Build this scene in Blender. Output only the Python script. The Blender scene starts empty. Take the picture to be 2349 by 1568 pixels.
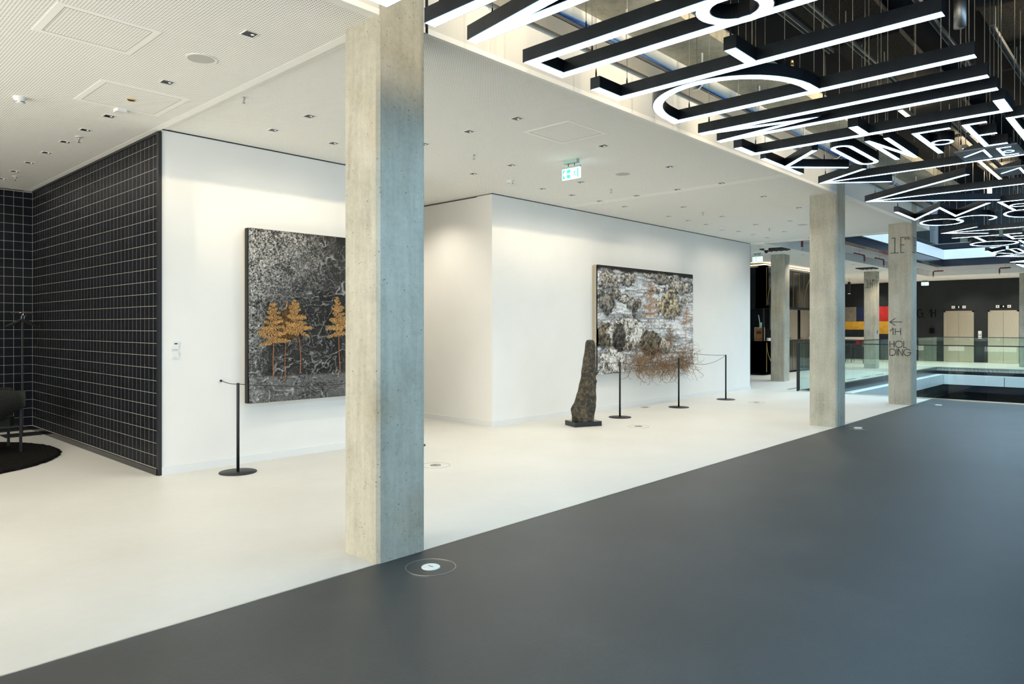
import bpy, math, random
import numpy as np
from mathutils import Vector

random.seed(7)
rng = np.random.default_rng(11)
scene = bpy.context.scene
COL = scene.collection
PI = math.pi

# ------------------------------------------------------------------ camera, light, exposure
EYE = 1.6
HEAD = math.radians(43.0)
cam_data = bpy.data.cameras.new('camera')
cam_data.sensor_width = 36.0
cam_data.lens = 36.0 * 1631.0 / 2349.0
cam_data.shift_y = -35.7 / 2349.0
cam_data.clip_start = 0.05
cam_data.clip_end = 200
cam = bpy.data.objects.new('camera', cam_data)
cam.location = (0, 0, EYE)
cam.rotation_euler = (PI / 2, 0, HEAD - PI / 2)
COL.objects.link(cam)
scene.camera = cam

world = bpy.data.worlds.new('world')
scene.world = world
world.use_nodes = True
world.node_tree.nodes['Background'].inputs[0].default_value = (0.55, 0.74, 1.0, 1)
world.node_tree.nodes['Background'].inputs[1].default_value = 0.25

scene.view_settings.view_transform = 'Standard'
scene.view_settings.look = 'None'
scene.view_settings.exposure = 0.2
scene.view_settings.gamma = 1.0
scene.view_settings.use_curve_mapping = False
scene.cycles.use_denoising = True
scene.cycles.max_bounces = 6
scene.cycles.diffuse_bounces = 3
scene.cycles.glossy_bounces = 3
scene.cycles.use_adaptive_sampling = True
scene.cycles.adaptive_threshold = 0.08
scene.cycles.adaptive_min_samples = 16
scene.cycles.transparent_max_bounces = 16
scene.cycles.sample_clamp_indirect = 4.0

SPOT_W = 48.0          # each ceiling downlight
LETTER_E = 16.0         # emission of the light letters
REAR_W = 660.0         # added unseen fill light on the left behind the camera
DAY_W = 500.0          # daylight through the window front on the right-hand side
SKY_W = 2300.0         # daylight falling through the atrium roof glazing
BULK_W = 430.0         # track spotlights aimed over the letters
TRACK_W = 32.0         # warm linear lamps above the letters


def area_light(name, loc, rot, sx, sy, watts, col):
    d = bpy.data.lights.new(name, 'AREA')
    d.shape = 'RECTANGLE'
    d.size = sx
    d.size_y = sy
    d.energy = watts
    d.color = col
    o = bpy.data.objects.new(name, d)
    o.location = loc
    o.rotation_euler = rot
    COL.objects.link(o)
    return o


# the window front stands at y = -6.9 and lets cool daylight in
area_light('window_daylight', (7.0, -6.8, 2.0), (-PI / 2, 0, PI), 20.0, 3.2, DAY_W, (0.42, 0.72, 1.0))
area_light('rear_fill_light', (-4.9, 4.0, 1.9), (PI / 2, 0, -PI / 2), 14.0, 3.0, REAR_W, (1.0, 0.96, 0.88))  # added fill before the solid rear wall, brightens ceiling and left column faces
area_light('atrium_daylight', (24.6, 2.5, 9.4), (0, 0, 0), 13.0, 8.0, SKY_W, (0.56, 0.80, 1.0))


# ------------------------------------------------------------------ materials
def new_mat(name):
    m = bpy.data.materials.new(name)
    m.use_nodes = True
    nt = m.node_tree
    b = nt.nodes['Principled BSDF']
    return m, nt, b


def plain(name, col, rough=0.5, metal=0.0, spec=0.5, emit=None, estr=0.0):
    m, nt, b = new_mat(name)
    b.inputs['Base Color'].default_value = (*col, 1)
    b.inputs['Roughness'].default_value = rough
    b.inputs['Metallic'].default_value = metal
    b.inputs['Specular IOR Level'].default_value = spec
    if emit:
        b.inputs['Emission Color'].default_value = (*emit, 1)
        b.inputs['Emission Strength'].default_value = estr
    return m


def node(nt, typ, **kw):
    n = nt.nodes.new(typ)
    for k, v in kw.items():
        if hasattr(n, k):
            setattr(n, k, v)
        else:
            n.inputs[k].default_value = v
    return n


def ramp(nt, fac, stops):
    r = nt.nodes.new('ShaderNodeValToRGB')
    el = r.color_ramp.elements
    while len(el) > 1:
        el.remove(el[-1])
    el[0].position = stops[0][0]
    el[0].color = (*stops[0][1], 1)
    for p, c in stops[1:]:
        e = el.new(p)
        e.color = (*c, 1)
    nt.links.new(fac, r.inputs[0])
    return r.outputs[0]


def math_n(nt, op, a, b=None, c=None):
    n = nt.nodes.new('ShaderNodeMath')
    n.operation = op
    for i, v in enumerate((a, b, c)):
        if v is None:
            continue
        if isinstance(v, (int, float)):
            n.inputs[i].default_value = v
        else:
            nt.links.new(v, n.inputs[i])
    return n.outputs[0]


def mixc(nt, fac, a, b, mode='MIX'):
    n = nt.nodes.new('ShaderNodeMix')
    n.data_type = 'RGBA'
    n.blend_type = mode
    for s, v in ((n.inputs[0], fac), (n.inputs[6], a), (n.inputs[7], b)):
        if isinstance(v, (int, float)):
            s.default_value = v
        elif isinstance(v, tuple):
            s.default_value = (*v, 1)
        else:
            nt.links.new(v, s)
    return n.outputs[2]


def geo_pos(nt):
    return nt.nodes.new('ShaderNodeNewGeometry').outputs['Position']


def noise(nt, vec, scale, detail=4, rough=0.55, dist=0.0, out=0):
    n = nt.nodes.new('ShaderNodeTexNoise')
    n.inputs['Scale'].default_value = scale
    n.inputs['Detail'].default_value = detail
    n.inputs['Roughness'].default_value = rough
    n.inputs['Distortion'].default_value = dist
    nt.links.new(vec, n.inputs['Vector'])
    return n.outputs[out]


def bump(nt, b, h, strength=0.2, dist=0.01):
    n = nt.nodes.new('ShaderNodeBump')
    n.inputs['Strength'].default_value = strength
    n.inputs['Distance'].default_value = dist
    nt.links.new(h, n.inputs['Height'])
    nt.links.new(n.outputs[0], b.inputs['Normal'])


def mat_concrete(name, tint=(1, 1, 1), lum=1.0, pores=True):
    m, nt, b = new_mat(name)
    P = geo_pos(nt)
    n1 = noise(nt, P, 2.2, 6, 0.6)
    n2 = noise(nt, P, 28, 4, 0.6)
    mp = nt.nodes.new('ShaderNodeMapping')
    mp.inputs['Scale'].default_value = (9, 9, 0.8)
    nt.links.new(P, mp.inputs[0])
    n3 = noise(nt, mp.outputs[0], 1.5, 5, 0.6)
    f = math_n(nt, 'ADD', math_n(nt, 'MULTIPLY', n1, 0.45), math_n(nt, 'ADD', math_n(nt, 'MULTIPLY', n2, 0.2), math_n(nt, 'MULTIPLY', n3, 0.35)))
    k = lum

    def c(r, g, bl):
        return (r * tint[0] * k, g * tint[1] * k, bl * tint[2] * k)
    colr = ramp(nt, f, [(0.33, c(0.29, 0.28, 0.245)), (0.48, c(0.42, 0.41, 0.36)), (0.64, c(0.54, 0.53, 0.475))])
    # rust-coloured stain patches
    st = noise(nt, P, 1.7, 3, 0.5)
    stain = math_n(nt, 'MULTIPLY', math_n(nt, 'MULTIPLY', math_n(nt, 'SUBTRACT', st, 0.56), 5.0), 0.30)
    stain = math_n(nt, 'MAXIMUM', stain, 0.0)
    colr = mixc(nt, stain, colr, (0.36, 0.25, 0.11))
    if pores:
        v = nt.nodes.new('ShaderNodeTexVoronoi')
        v.inputs['Scale'].default_value = 32
        v.inputs['Randomness'].default_value = 1
        nt.links.new(P, v.inputs['Vector'])
        gate = math_n(nt, 'GREATER_THAN', noise(nt, P, 19, 1, 0.5), 0.52)
        size = math_n(nt, 'MULTIPLY', noise(nt, P, 11, 1, 0.5), 0.20)      # pores of uneven size
        hole = math_n(nt, 'MULTIPLY', math_n(nt, 'LESS_THAN', v.outputs['Distance'], size), gate)
        v2 = nt.nodes.new('ShaderNodeTexVoronoi')
        v2.inputs['Scale'].default_value = 80
        nt.links.new(P, v2.inputs['Vector'])
        h2 = math_n(nt, 'MULTIPLY', math_n(nt, 'LESS_THAN', v2.outputs['Distance'], 0.14), math_n(nt, 'GREATER_THAN', noise(nt, P, 31, 1, 0.5), 0.52))
        hole = math_n(nt, 'MAXIMUM', hole, h2)
        colr = mixc(nt, math_n(nt, 'MULTIPLY', hole, 0.9), colr, (0.045, 0.04, 0.035))
        h = math_n(nt, 'SUBTRACT', math_n(nt, 'MULTIPLY', n2, 0.3), hole)
        bump(nt, b, h, 0.35, 0.004)
    nt.links.new(colr, b.inputs['Base Color'])
    b.inputs['Roughness'].default_value = 0.75
    return m


def mat_noisy(name, c0, c1, scale=6, rough=0.5, spec=0.4, bmp=0.0, detail=4, metal=0.0, rough2=None):
    m, nt, b = new_mat(name)
    P = geo_pos(nt)
    f = noise(nt, P, scale, detail, 0.6)
    nt.links.new(ramp(nt, f, [(0.32, c0), (0.68, c1)]), b.inputs['Base Color'])
    b.inputs['Roughness'].default_value = rough
    b.inputs['Metallic'].default_value = metal
    b.inputs['Specular IOR Level'].default_value = spec
    if rough2 is not None:
        rr = math_n(nt, 'ADD', math_n(nt, 'MULTIPLY', noise(nt, P, scale * 0.4, 4, 0.6), rough2 - rough), rough)
        nt.links.new(rr, b.inputs['Roughness'])
    if bmp:
        bump(nt, b, f, bmp, 0.004)
    return m


def mat_perforated(name):
    m, nt, b = new_mat(name)
    P = geo_pos(nt)
    s = nt.nodes.new('ShaderNodeSeparateXYZ')
    nt.links.new(P, s.inputs[0])
    pitch = 0.0205
    d2 = None
    for ax in (0, 1):
        fr = math_n(nt, 'SUBTRACT', math_n(nt, 'FRACT', math_n(nt, 'DIVIDE', s.outputs[ax], pitch)), 0.5)
        q = math_n(nt, 'MULTIPLY', fr, fr)
        d2 = q if d2 is None else math_n(nt, 'ADD', d2, q)
    hole = math_n(nt, 'LESS_THAN', d2, 0.20 ** 2)
    colr = mixc(nt, hole, (0.965, 0.95, 0.89), (0.10, 0.10, 0.09))
    nt.links.new(colr, b.inputs['Base Color'])
    b.inputs['Roughness'].default_value = 0.8
    b.inputs['Specular IOR Level'].default_value = 0.2
    return m


def mat_white_floor():
    m, nt, b = new_mat('poured_white_floor')
    P = geo_pos(nt)
    n1 = noise(nt, P, 0.9, 6, 0.62)
    n2 = noise(nt, P, 14, 3, 0.5)
    f = math_n(nt, 'ADD', math_n(nt, 'MULTIPLY', n1, 0.8), math_n(nt, 'MULTIPLY', n2, 0.2))
    nt.links.new(ramp(nt, f, [(0.3, (0.60, 0.588, 0.538)), (0.7, (0.675, 0.665, 0.615))]), b.inputs['Base Color'])
    rr = math_n(nt, 'ADD', math_n(nt, 'MULTIPLY', n1, 0.18), 0.36)
    nt.links.new(rr, b.inputs['Roughness'])
    b.inputs['Specular IOR Level'].default_value = 0.35
    return m


def mat_dark_floor():
    m, nt, b = new_mat('dark_floor_covering')
    P = geo_pos(nt)
    n1 = noise(nt, P, 0.8, 6, 0.65)
    n2 = noise(nt, P, 220, 3, 0.7)
    n3 = noise(nt, P, 40, 4, 0.6)
    f = math_n(nt, 'ADD', math_n(nt, 'MULTIPLY', n1, 0.5), math_n(nt, 'ADD', math_n(nt, 'MULTIPLY', n2, 0.3), math_n(nt, 'MULTIPLY', n3, 0.2)))
    nt.links.new(ramp(nt, f, [(0.28, (0.024, 0.0265, 0.026)), (0.5, (0.036, 0.039, 0.0385)), (0.75, (0.068, 0.072, 0.071))]), b.inputs['Base Color'])
    b.inputs['Roughness'].default_value = 0.46
    b.inputs['Specular IOR Level'].default_value = 0.55
    bump(nt, b, n2, 0.25, 0.002)
    return m


def mat_glass():
    m = bpy.data.materials.new('balustrade_glass')
    m.use_nodes = True
    nt = m.node_tree
    nt.nodes.clear()
    out = nt.nodes.new('ShaderNodeOutputMaterial')
    tr = node(nt, 'ShaderNodeBsdfTransparent')
    tr.inputs[0].default_value = (0.90, 0.965, 0.955, 1)
    gl = node(nt, 'ShaderNodeBsdfGlossy')
    gl.inputs[0].default_value = (0.9, 1.0, 0.98, 1)
    gl.inputs['Roughness'].default_value = 0.01
    fr = nt.nodes.new('ShaderNodeFresnel')
    fr.inputs[0].default_value = 1.45
    mx = nt.nodes.new('ShaderNodeMixShader')
    # the sheet does not bend rays, so only the outer face of each pane mirrors
    bf = nt.nodes.new('ShaderNodeNewGeometry').outputs['Backfacing']
    nt.links.new(math_n(nt, 'MULTIPLY', fr.outputs[0], math_n(nt, 'SUBTRACT', 1.0, bf)), mx.inputs[0])
    nt.links.new(tr.outputs[0], mx.inputs[1])
    nt.links.new(gl.outputs[0], mx.inputs[2])
    nt.links.new(mx.outputs[0], out.inputs[0])
    return m


def mat_emit(name, col, strength):
    m = bpy.data.materials.new(name)
    m.use_nodes = True
    nt = m.node_tree
    nt.nodes.clear()
    out = nt.nodes.new('ShaderNodeOutputMaterial')
    e = nt.nodes.new('ShaderNodeEmission')
    e.inputs[0].default_value = (*col, 1)
    e.inputs[1].default_value = strength
    nt.links.new(e.outputs[0], out.inputs[0])
    return m


def mat_brushed(name, col, rough):
    m, nt, b = new_mat(name)
    P = geo_pos(nt)
    mp = nt.nodes.new('ShaderNodeMapping')
    mp.inputs['Scale'].default_value = (60, 60, 1.2)
    nt.links.new(P, mp.inputs[0])
    f = noise(nt, mp.outputs[0], 3, 3, 0.6)
    nt.links.new(ramp(nt, f, [(0.3, tuple(0.85 * x for x in col)), (0.7, col)]), b.inputs['Base Color'])
    b.inputs['Metallic'].default_value = 1.0
    b.inputs['Roughness'].default_value = rough
    return m


def mat_vcol(name, rough=0.8, fine=60.0, amount=0.5, bmp=0.5):
    """pigment stored per vertex on the relief, broken up by fine paint grain"""
    m, nt, b = new_mat(name)
    a = nt.nodes.new('ShaderNodeVertexColor')
    a.layer_name = 'pigment'
    P = geo_pos(nt)
    f = noise(nt, P, fine, 6, 0.75)
    k = ramp(nt, f, [(0.30, (1 - amount,) * 3), (0.5, (1, 1, 1)), (0.72, (1 + amount * 1.2,) * 3)])
    nt.links.new(mixc(nt, 1.0, a.outputs[0], k, 'MULTIPLY'), b.inputs['Base Color'])
    b.inputs['Roughness'].default_value = rough
    b.inputs['Specular IOR Level'].default_value = 0.25
    bump(nt, b, f, bmp, 0.012)
    return m


M = dict(
    white_wall=mat_noisy('white_wall_paint', (0.835, 0.815, 0.765), (0.865, 0.845, 0.795), 1.3, 0.7, 0.25),
    skirting=plain('white_skirting', (0.80, 0.80, 0.77), 0.45),
    ceil_plain=plain('ceiling_board', (0.955, 0.94, 0.88), 0.8, spec=0.2),
    perf=mat_perforated('perforated_ceiling_board'),
    bulkhead=mat_noisy('bulkhead_paint', (0.74, 0.72, 0.66), (0.78, 0.76, 0.70), 2.0, 0.8, 0.2),
    white_floor=mat_white_floor(),
    dark_floor=mat_dark_floor(),
    edge_metal=plain('floor_edge_metal', (0.55, 0.53, 0.48), 0.35, 1.0),
    concrete=mat_concrete('column_concrete', (1.03, 1.0, 0.91), 1.02),
    slab=mat_concrete('slab_concrete', (1.05, 0.99, 0.84), 1.35, pores=False),
    acoustic=mat_noisy('dark_acoustic_panel', (0.004, 0.005, 0.007), (0.034, 0.032, 0.027), 55, 0.95, 0.1, 0.6, 6),
    black_paint=plain('black_paint', (0.012, 0.013, 0.016), 0.4),
    dark_void=plain('dark_void_paint', (0.010, 0.011, 0.014), 0.9, spec=0.1),
    far_dark=mat_noisy('dark_wall_paint', (0.016, 0.019, 0.021), (0.022, 0.025, 0.027), 3, 0.6, 0.3),
    tile=mat_noisy('black_tile', (0.0035, 0.0045, 0.0075), (0.007, 0.0085, 0.0125), 4, 0.40, 0.15, rough2=0.55),
    grout=plain('pale_grout', (0.40, 0.38, 0.33), 0.9),
    housing=mat_noisy('letter_housing_metal', (0.028, 0.034, 0.042), (0.040, 0.047, 0.056), 9, 0.32, 0.5, metal=0.75),
    diffuser=mat_emit('letter_diffuser', (0.40, 0.71, 1.0), LETTER_E),
    cable=plain('steel_cable', (0.45, 0.43, 0.38), 0.4, 1.0),
    dark_cable=plain('dark_cable', (0.02, 0.02, 0.02), 0.5),
    steel=mat_brushed('brushed_steel', (0.80, 0.70, 0.54), 0.3),
    galv=plain('galvanised_steel', (0.42, 0.41, 0.38), 0.4, 1.0),
    black_metal=plain('black_powder_coat', (0.010, 0.010, 0.011), 0.5),
    white_plastic=plain('white_plastic', (0.80, 0.79, 0.75), 0.45),
    cream_plastic=plain('cream_plastic', (0.52, 0.52, 0.46), 0.5),
    brass=plain('brass', (0.85, 0.55, 0.20), 0.3, 1.0),
    gold=plain('gold_metal_inlay', (0.72, 0.50, 0.20), 0.35, 1.0),
    glass=mat_glass(),
    bar_black=plain('black_gloss_panel', (0.006, 0.006, 0.007), 0.12, spec=0.6),
    panel_blue=plain('white_fascia_panel', (0.78, 0.80, 0.80), 0.35),
    fascia_dark=plain('dark_fascia', (0.014, 0.018, 0.028), 0.22, spec=0.5),
    soffit=plain('grey_soffit', (0.52, 0.53, 0.55), 0.8, spec=0.2),
    red=plain('red_pipe_paint', (0.17, 0.008, 0.011), 0.4),
    fern=mat_noisy('dried_fern', (0.40, 0.19, 0.05), (0.72, 0.45, 0.17), 60, 0.8, 0.15),
    fern_dark=mat_noisy('dark_dried_fern', (0.12, 0.055, 0.015), (0.26, 0.14, 0.04), 60, 0.8, 0.15),
    fern_rust=mat_noisy('rust_fern', (0.30, 0.12, 0.025), (0.55, 0.27, 0.08), 50, 0.8, 0.15),
    stem=plain('fern_stem', (0.36, 0.13, 0.04), 0.7),
    root=mat_noisy('dry_root', (0.15, 0.075, 0.032), (0.42, 0.27, 0.14), 30, 0.8, 0.2),
    canvas=plain('raw_canvas', (0.48, 0.42, 0.31), 0.9),
    bronze=None,
    fabric=mat_noisy('charcoal_fabric', (0.018, 0.019, 0.017), (0.034, 0.034, 0.030), 90, 0.95, 0.1, 0.4),
    rug=mat_noisy('black_pile', (0.004, 0.004, 0.004), (0.016, 0.015, 0.013), 30, 1.0, 0.05, 0.5),
    ink=plain('black_lettering', (0.02, 0.018, 0.016), 0.7),
    ink_dark=plain('black_lettering_matt', (0.0015, 0.0015, 0.002), 0.95, spec=0.05),
    exit_face=mat_emit('exit_sign_white', (0.80, 1.0, 0.97), 2.6),
    exit_green=mat_emit('exit_sign_green', (0.10, 0.72, 0.50), 1.3),
    exit_body=plain('exit_sign_body', (0.42, 0.60, 0.54), 0.5),
    lens=mat_emit('downlight_lens', (1.0, 0.93, 0.80), 1.1),
    warm_lamp=mat_emit('warm_lamp_tube', (1.0, 0.83, 0.58), 9.0),
    led_warm=mat_emit('warm_led_strip', (1.0, 0.85, 0.60), 5.0),
    beige=mat_noisy('beige_door', (0.52, 0.48, 0.41), (0.56, 0.52, 0.45), 3, 0.6),
    blue_cable=plain('blue_cable', (0.02, 0.12, 0.42), 0.5),
    green_cable=plain('green_cable', (0.16, 0.50, 0.04), 0.5),
    mint=plain('mint_cup', (0.35, 0.68, 0.58), 0.5),
    board=mat_noisy('brown_board', (0.36, 0.14, 0.05), (0.50, 0.22, 0.09), 8, 0.6),
    board_frame=plain('pale_wood_frame', (0.70, 0.58, 0.42), 0.6),
    print_dark=plain('dark_print', (0.05, 0.025, 0.015), 0.7),
    plate=plain('grey_letter_plate', (0.20, 0.23, 0.26), 0.4, 0.6),
    art_grey=mat_noisy('art_grey', (0.17, 0.15, 0.11), (0.27, 0.24, 0.18), 4, 0.8),
    art_navy=mat_noisy('art_navy', (0.006, 0.012, 0.045), (0.012, 0.022, 0.085), 5, 0.7),
    art_red=mat_noisy('art_red', (0.42, 0.012, 0.014), (0.58, 0.03, 0.025), 5, 0.7),
    art_yellow=mat_noisy('art_yellow', (0.58, 0.30, 0.025), (0.74, 0.42, 0.05), 5, 0.7),
    art_black=mat_noisy('art_black', (0.008, 0.012, 0.016), (0.016, 0.022, 0.030), 5, 0.7),
    bench=plain('white_bench', (0.72, 0.68, 0.62), 0.6),
    silver=plain('polished_tap', (0.75, 0.75, 0.75), 0.15, 1.0),
    upper_dark=plain('upper_storey_dark', (0.012, 0.016, 0.024), 0.3),
    cream_panel=plain('cream_wall_panel', (0.55, 0.50, 0.34), 0.7),
)


def mat_bronze():
    m, nt, b = new_mat('weathered_bronze')
    P = geo_pos(nt)
    f = noise(nt, P, 16, 8, 0.75, 0.6)
    g = noise(nt, P, 4, 4, 0.6)
    c = ramp(nt, f, [(0.32, (0.016, 0.016, 0.014)), (0.48, (0.060, 0.052, 0.036)), (0.60, (0.24, 0.18, 0.10)), (0.74, (0.42, 0.36, 0.25))])
    c = mixc(nt, math_n(nt, 'MULTIPLY', g, 0.55), c, (0.022, 0.024, 0.022))
    nt.links.new(c, b.inputs['Base Color'])
    b.inputs['Roughness'].default_value = 0.6
    b.inputs['Metallic'].default_value = 0.25
    bump(nt, b, f, 0.9, 0.03)
    return m


M['bronze'] = mat_bronze()
M['diffuser'].cycles.emission_sampling = 'FRONT'
for k_ in ('lens', 'warm_lamp'):
    M[k_].cycles.emission_sampling = 'NONE'      # their light comes from the lamp beside them

# ------------------------------------------------------------------ mesh helpers
WLOC = {}


class MB:
    def __init__(s):
        s.v = []
        s.f = []
        s.e = []
        s.firsts = []

    def add(s, verts, faces):
        n = len(s.v)
        s.firsts.append(n)
        s.v += [tuple(map(float, p)) for p in verts]
        s.f += [tuple(i + n for i in f) for f in faces]
        return s

    def box(s, x0, x1, y0, y1, z0, z1):
        x0, x1 = sorted((x0, x1)); y0, y1 = sorted((y0, y1)); z0, z1 = sorted((z0, z1))
        return s.add([(x0, y0, z0), (x1, y0, z0), (x1, y1, z0), (x0, y1, z0), (x0, y0, z1), (x1, y0, z1), (x1, y1, z1), (x0, y1, z1)],
                     [(3, 2, 1, 0), (4, 5, 6, 7), (0, 1, 5, 4), (1, 2, 6, 5), (2, 3, 7, 6), (3, 0, 4, 7)])

    def bevel_box(s, x0, x1, y0, y1, z0, z1, b):
        """box with chamfered vertical edges"""
        poly = [(x0 + b, y0), (x1 - b, y0), (x1, y0 + b), (x1, y1 - b), (x1 - b, y1), (x0 + b, y1), (x0, y1 - b), (x0, y0 + b)]
        return s.prism(poly, z0, z1)

    def prism(s, poly, z0, z1):
        n = len(poly)
        vs = [(x, y, z0) for x, y in poly] + [(x, y, z1) for x, y in poly]
        fs = [tuple(range(n - 1, -1, -1)), tuple(range(n, 2 * n))]
        fs += [(i, (i + 1) % n, n + (i + 1) % n, n + i) for i in range(n)]
        return s.add(vs, fs)

    def lathe(s, c, prof, n=24):
        """prof: list of (r, z) from bottom to top, closed with caps"""
        vs = []
        for r, z in prof:
            vs += [(c[0] + r * math.cos(2 * PI * k / n), c[1] + r * math.sin(2 * PI * k / n), c[2] + z) for k in range(n)]
        fs = [tuple(range(n - 1, -1, -1))]
        for i in range(len(prof) - 1):
            fs += [(i * n + k, i * n + (k + 1) % n, (i + 1) * n + (k + 1) % n, (i + 1) * n + k) for k in range(n)]
        m = (len(prof) - 1) * n
        fs.append(tuple(range(m, m + n)))
        return s.add(vs, fs)

    def ring(s, c, r0, r1, z0, z1, n=32):
        vs = []
        for r, z in ((r0, z0), (r1, z0), (r1, z1), (r0, z1)):
            vs += [(c[0] + r * math.cos(2 * PI * k / n), c[1] + r * math.sin(2 * PI * k / n), z) for k in range(n)]
        fs = []
        for j in range(4):
            a, b = j * n, ((j + 1) % 4) * n
            fs += [(a + k, a + (k + 1) % n, b + (k + 1) % n, b + k) for k in range(n)]
        return s.add(vs, fs)

    def tube(s, path, r, n=8, cap=True):
        P = [Vector(p) for p in path]
        rr = r if isinstance(r, (list, tuple)) else [r] * len(P)
        vs, up = [], None
        for i, p in enumerate(P):
            d = (P[min(i + 1, len(P) - 1)] - P[max(i - 1, 0)])
            d = d.normalized() if d.length > 1e-9 else Vector((0, 0, 1))
            if up is None:
                up = d.orthogonal().normalized()
            up = (up - d * up.dot(d))
            up = up.normalized() if up.length > 1e-6 else d.orthogonal().normalized()
            w = d.cross(up)
            for k in range(n):
                a = 2 * PI * k / n
                q = p + (up * math.cos(a) + w * math.sin(a)) * rr[i]
                vs.append(tuple(q))
        fs = []
        for i in range(len(P) - 1):
            fs += [(i * n + k, i * n + (k + 1) % n, (i + 1) * n + (k + 1) % n, (i + 1) * n + k) for k in range(n)]
        if cap:
            fs.append(tuple(range(n - 1, -1, -1)))
            m = (len(P) - 1) * n
            fs.append(tuple(range(m, m + n)))
        return s.add(vs, fs)

    def ribbon(s, path, w, z0, z1, closed=False, mapf=None, sheet=False):
        """solid band of width w along a 2D path, mitred, between z0 and z1"""
        n = len(path)
        P = [Vector((p[0], p[1])) for p in path]
        L, R = [], []
        for i in range(n):
            if closed:
                a, c = P[i - 1], P[(i + 1) % n]
                d0, d1 = (P[i] - a), (c - P[i])
            else:
                d0 = P[i] - P[i - 1] if i > 0 else P[1] - P[0]
                d1 = P[i + 1] - P[i] if i < n - 1 else P[i] - P[i - 1]
            d0.normalize(); d1.normalize()
            n0 = Vector((-d0.y, d0.x)); n1 = Vector((-d1.y, d1.x))
            mvec = n0 + n1
            if mvec.length < 1e-6:
                mvec = n0
            mvec.normalize()
            k = (w / 2) / max(mvec.dot(n0), 0.30)
            L.append(P[i] + mvec * k); R.append(P[i] - mvec * k)
        if sheet:                    # translucent sheet let into the underside, facing down
            vs = []
            for i in range(n):
                vs += [(L[i].x, L[i].y, z0), (R[i].x, R[i].y, z0)]
            return s.add(vs, [(2 * i, 2 * ((i + 1) % n), 2 * ((i + 1) % n) + 1, 2 * i + 1) for i in range(n if closed else n - 1)])
        vs = []
        for i in range(n):
            vs += [(L[i].x, L[i].y, z0), (R[i].x, R[i].y, z0), (L[i].x, L[i].y, z1), (R[i].x, R[i].y, z1)]
        if mapf:
            vs = [mapf(*p) for p in vs]
        fs = []
        for i in range(n if closed else n - 1):
            a, b = 4 * i, 4 * ((i + 1) % n)
            fs += [(a, a + 1, b + 1, b), (a + 2, b + 2, b + 3, a + 3), (a, b, b + 2, a + 2), (a + 1, a + 3, b + 3, b + 1)]
        if not closed:
            fs.append((0, 2, 3, 1))
            b = 4 * (n - 1)
            fs.append((b, b + 1, b + 3, b + 2))
        return s.add(vs, fs)

    def joined(s):
        """members that touch or interlock belong to one body: tie them with edges"""
        s.e += [(s.firsts[0], k) for k in s.firsts[1:]]
        return s

    def build(s, name, mat, parent=None, smooth=False, origin=None):
        v = np.array(s.v, dtype=float)
        if parent is not None:
            off = np.array(WLOC[parent.name])
        elif origin is not None:
            off = np.array(origin, dtype=float)
        else:
            lo, hi = v.min(0), v.max(0)
            off = np.array([(lo[0] + hi[0]) / 2, (lo[1] + hi[1]) / 2, lo[2]])
        me = bpy.data.meshes.new(name)
        me.from_pydata((v - off).tolist(), s.e, s.f)
        me.materials.append(M[mat] if isinstance(mat, str) else mat)
        if smooth:
            me.polygons.foreach_set('use_smooth', [True] * len(me.polygons))
        me.update()
        o = bpy.data.objects.new(name, me)
        COL.objects.link(o)
        if parent is not None:
            o.parent = parent
            WLOC[o.name] = tuple(off)
        else:
            o.location = off
            WLOC[o.name] = tuple(off)
        return o


def thing(name, label, cat, loc, group=None):
    o = bpy.data.objects.new(name, None)
    o.empty_display_size = 0.1
    COL.objects.link(o)
    o.location = loc
    WLOC[o.name] = tuple(loc)
    return tag(o, label, cat, group)


def tag(o, label, cat, group=None, kind=None):
    o['label'] = label
    o['category'] = cat
    if group:
        o['group'] = group
    if kind:
        o['kind'] = kind
    return o


def struct(name, mb, mat, label=None):
    o = mb.build(name, mat)
    o['kind'] = 'structure'
    if label:
        o['label'] = label
    return o


def copy_thing(root, loc, label=None):
    c = root.copy()
    COL.objects.link(c)
    c.location = loc
    WLOC[c.name] = tuple(loc)
    if label:
        c['label'] = label
    for ch in [q for q in root.children if q.type != 'LIGHT']:
        k = ch.copy()
        COL.objects.link(k)
        k.parent = c
        WLOC[k.name] = tuple(loc)
        for g in list(ch.children):
            h = g.copy()
            COL.objects.link(h)
            h.parent = k
    return c


ORD = ['first', 'second', 'third', 'fourth', 'fifth', 'sixth', 'seventh', 'eighth', 'ninth', 'tenth', 'eleventh', 'twelfth', 'thirteenth', 'fourteenth', 'fifteenth', 'sixteenth']

# ------------------------------------------------------------------ the setting
CEIL = 3.70
BX = 3.93            # line where dark floor, bulkhead and column fronts meet
WALL = 7.97          # gallery wall plane
X_IN, X_VOID, X_VEND, X_BACK = -5.0, 17.75, 31.7, 37.2
Y_VOID = 6.83
Y_OUT = -7.0
TOPF = 4.8           # upper floor level

floor = struct('floor', MB().box(X_IN, X_VOID, BX, 14.0, -0.12, 0.0), 'white_floor', 'white poured resin floor')
struct('floor', MB().box(X_VOID, X_BACK + 0.3, Y_VOID, 14.0, -0.12, 0.0), 'white_floor', 'white floor beside the atrium void')
struct('floor', MB().box(X_VEND, X_BACK + 0.3, Y_OUT, Y_VOID, -0.12, 0.0), 'white_floor', 'white floor in front of the lifts')
struct('floor', MB().box(X_IN, X_VOID, Y_OUT, BX, -0.12, -0.001), 'dark_floor', 'dark grey walkway floor')
struct('trim_1', MB().box(X_IN, X_VOID, BX - 0.006, BX + 0.006, -0.05, 0.0015), 'edge_metal', 'thin metal strip between pale and dark floor')
struct('floor', MB().box(X_VOID - 1, X_VEND + 1, Y_OUT, Y_VOID + 1, -4.95, -4.8), 'dark_void', 'dark floor of the storey below')

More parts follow.
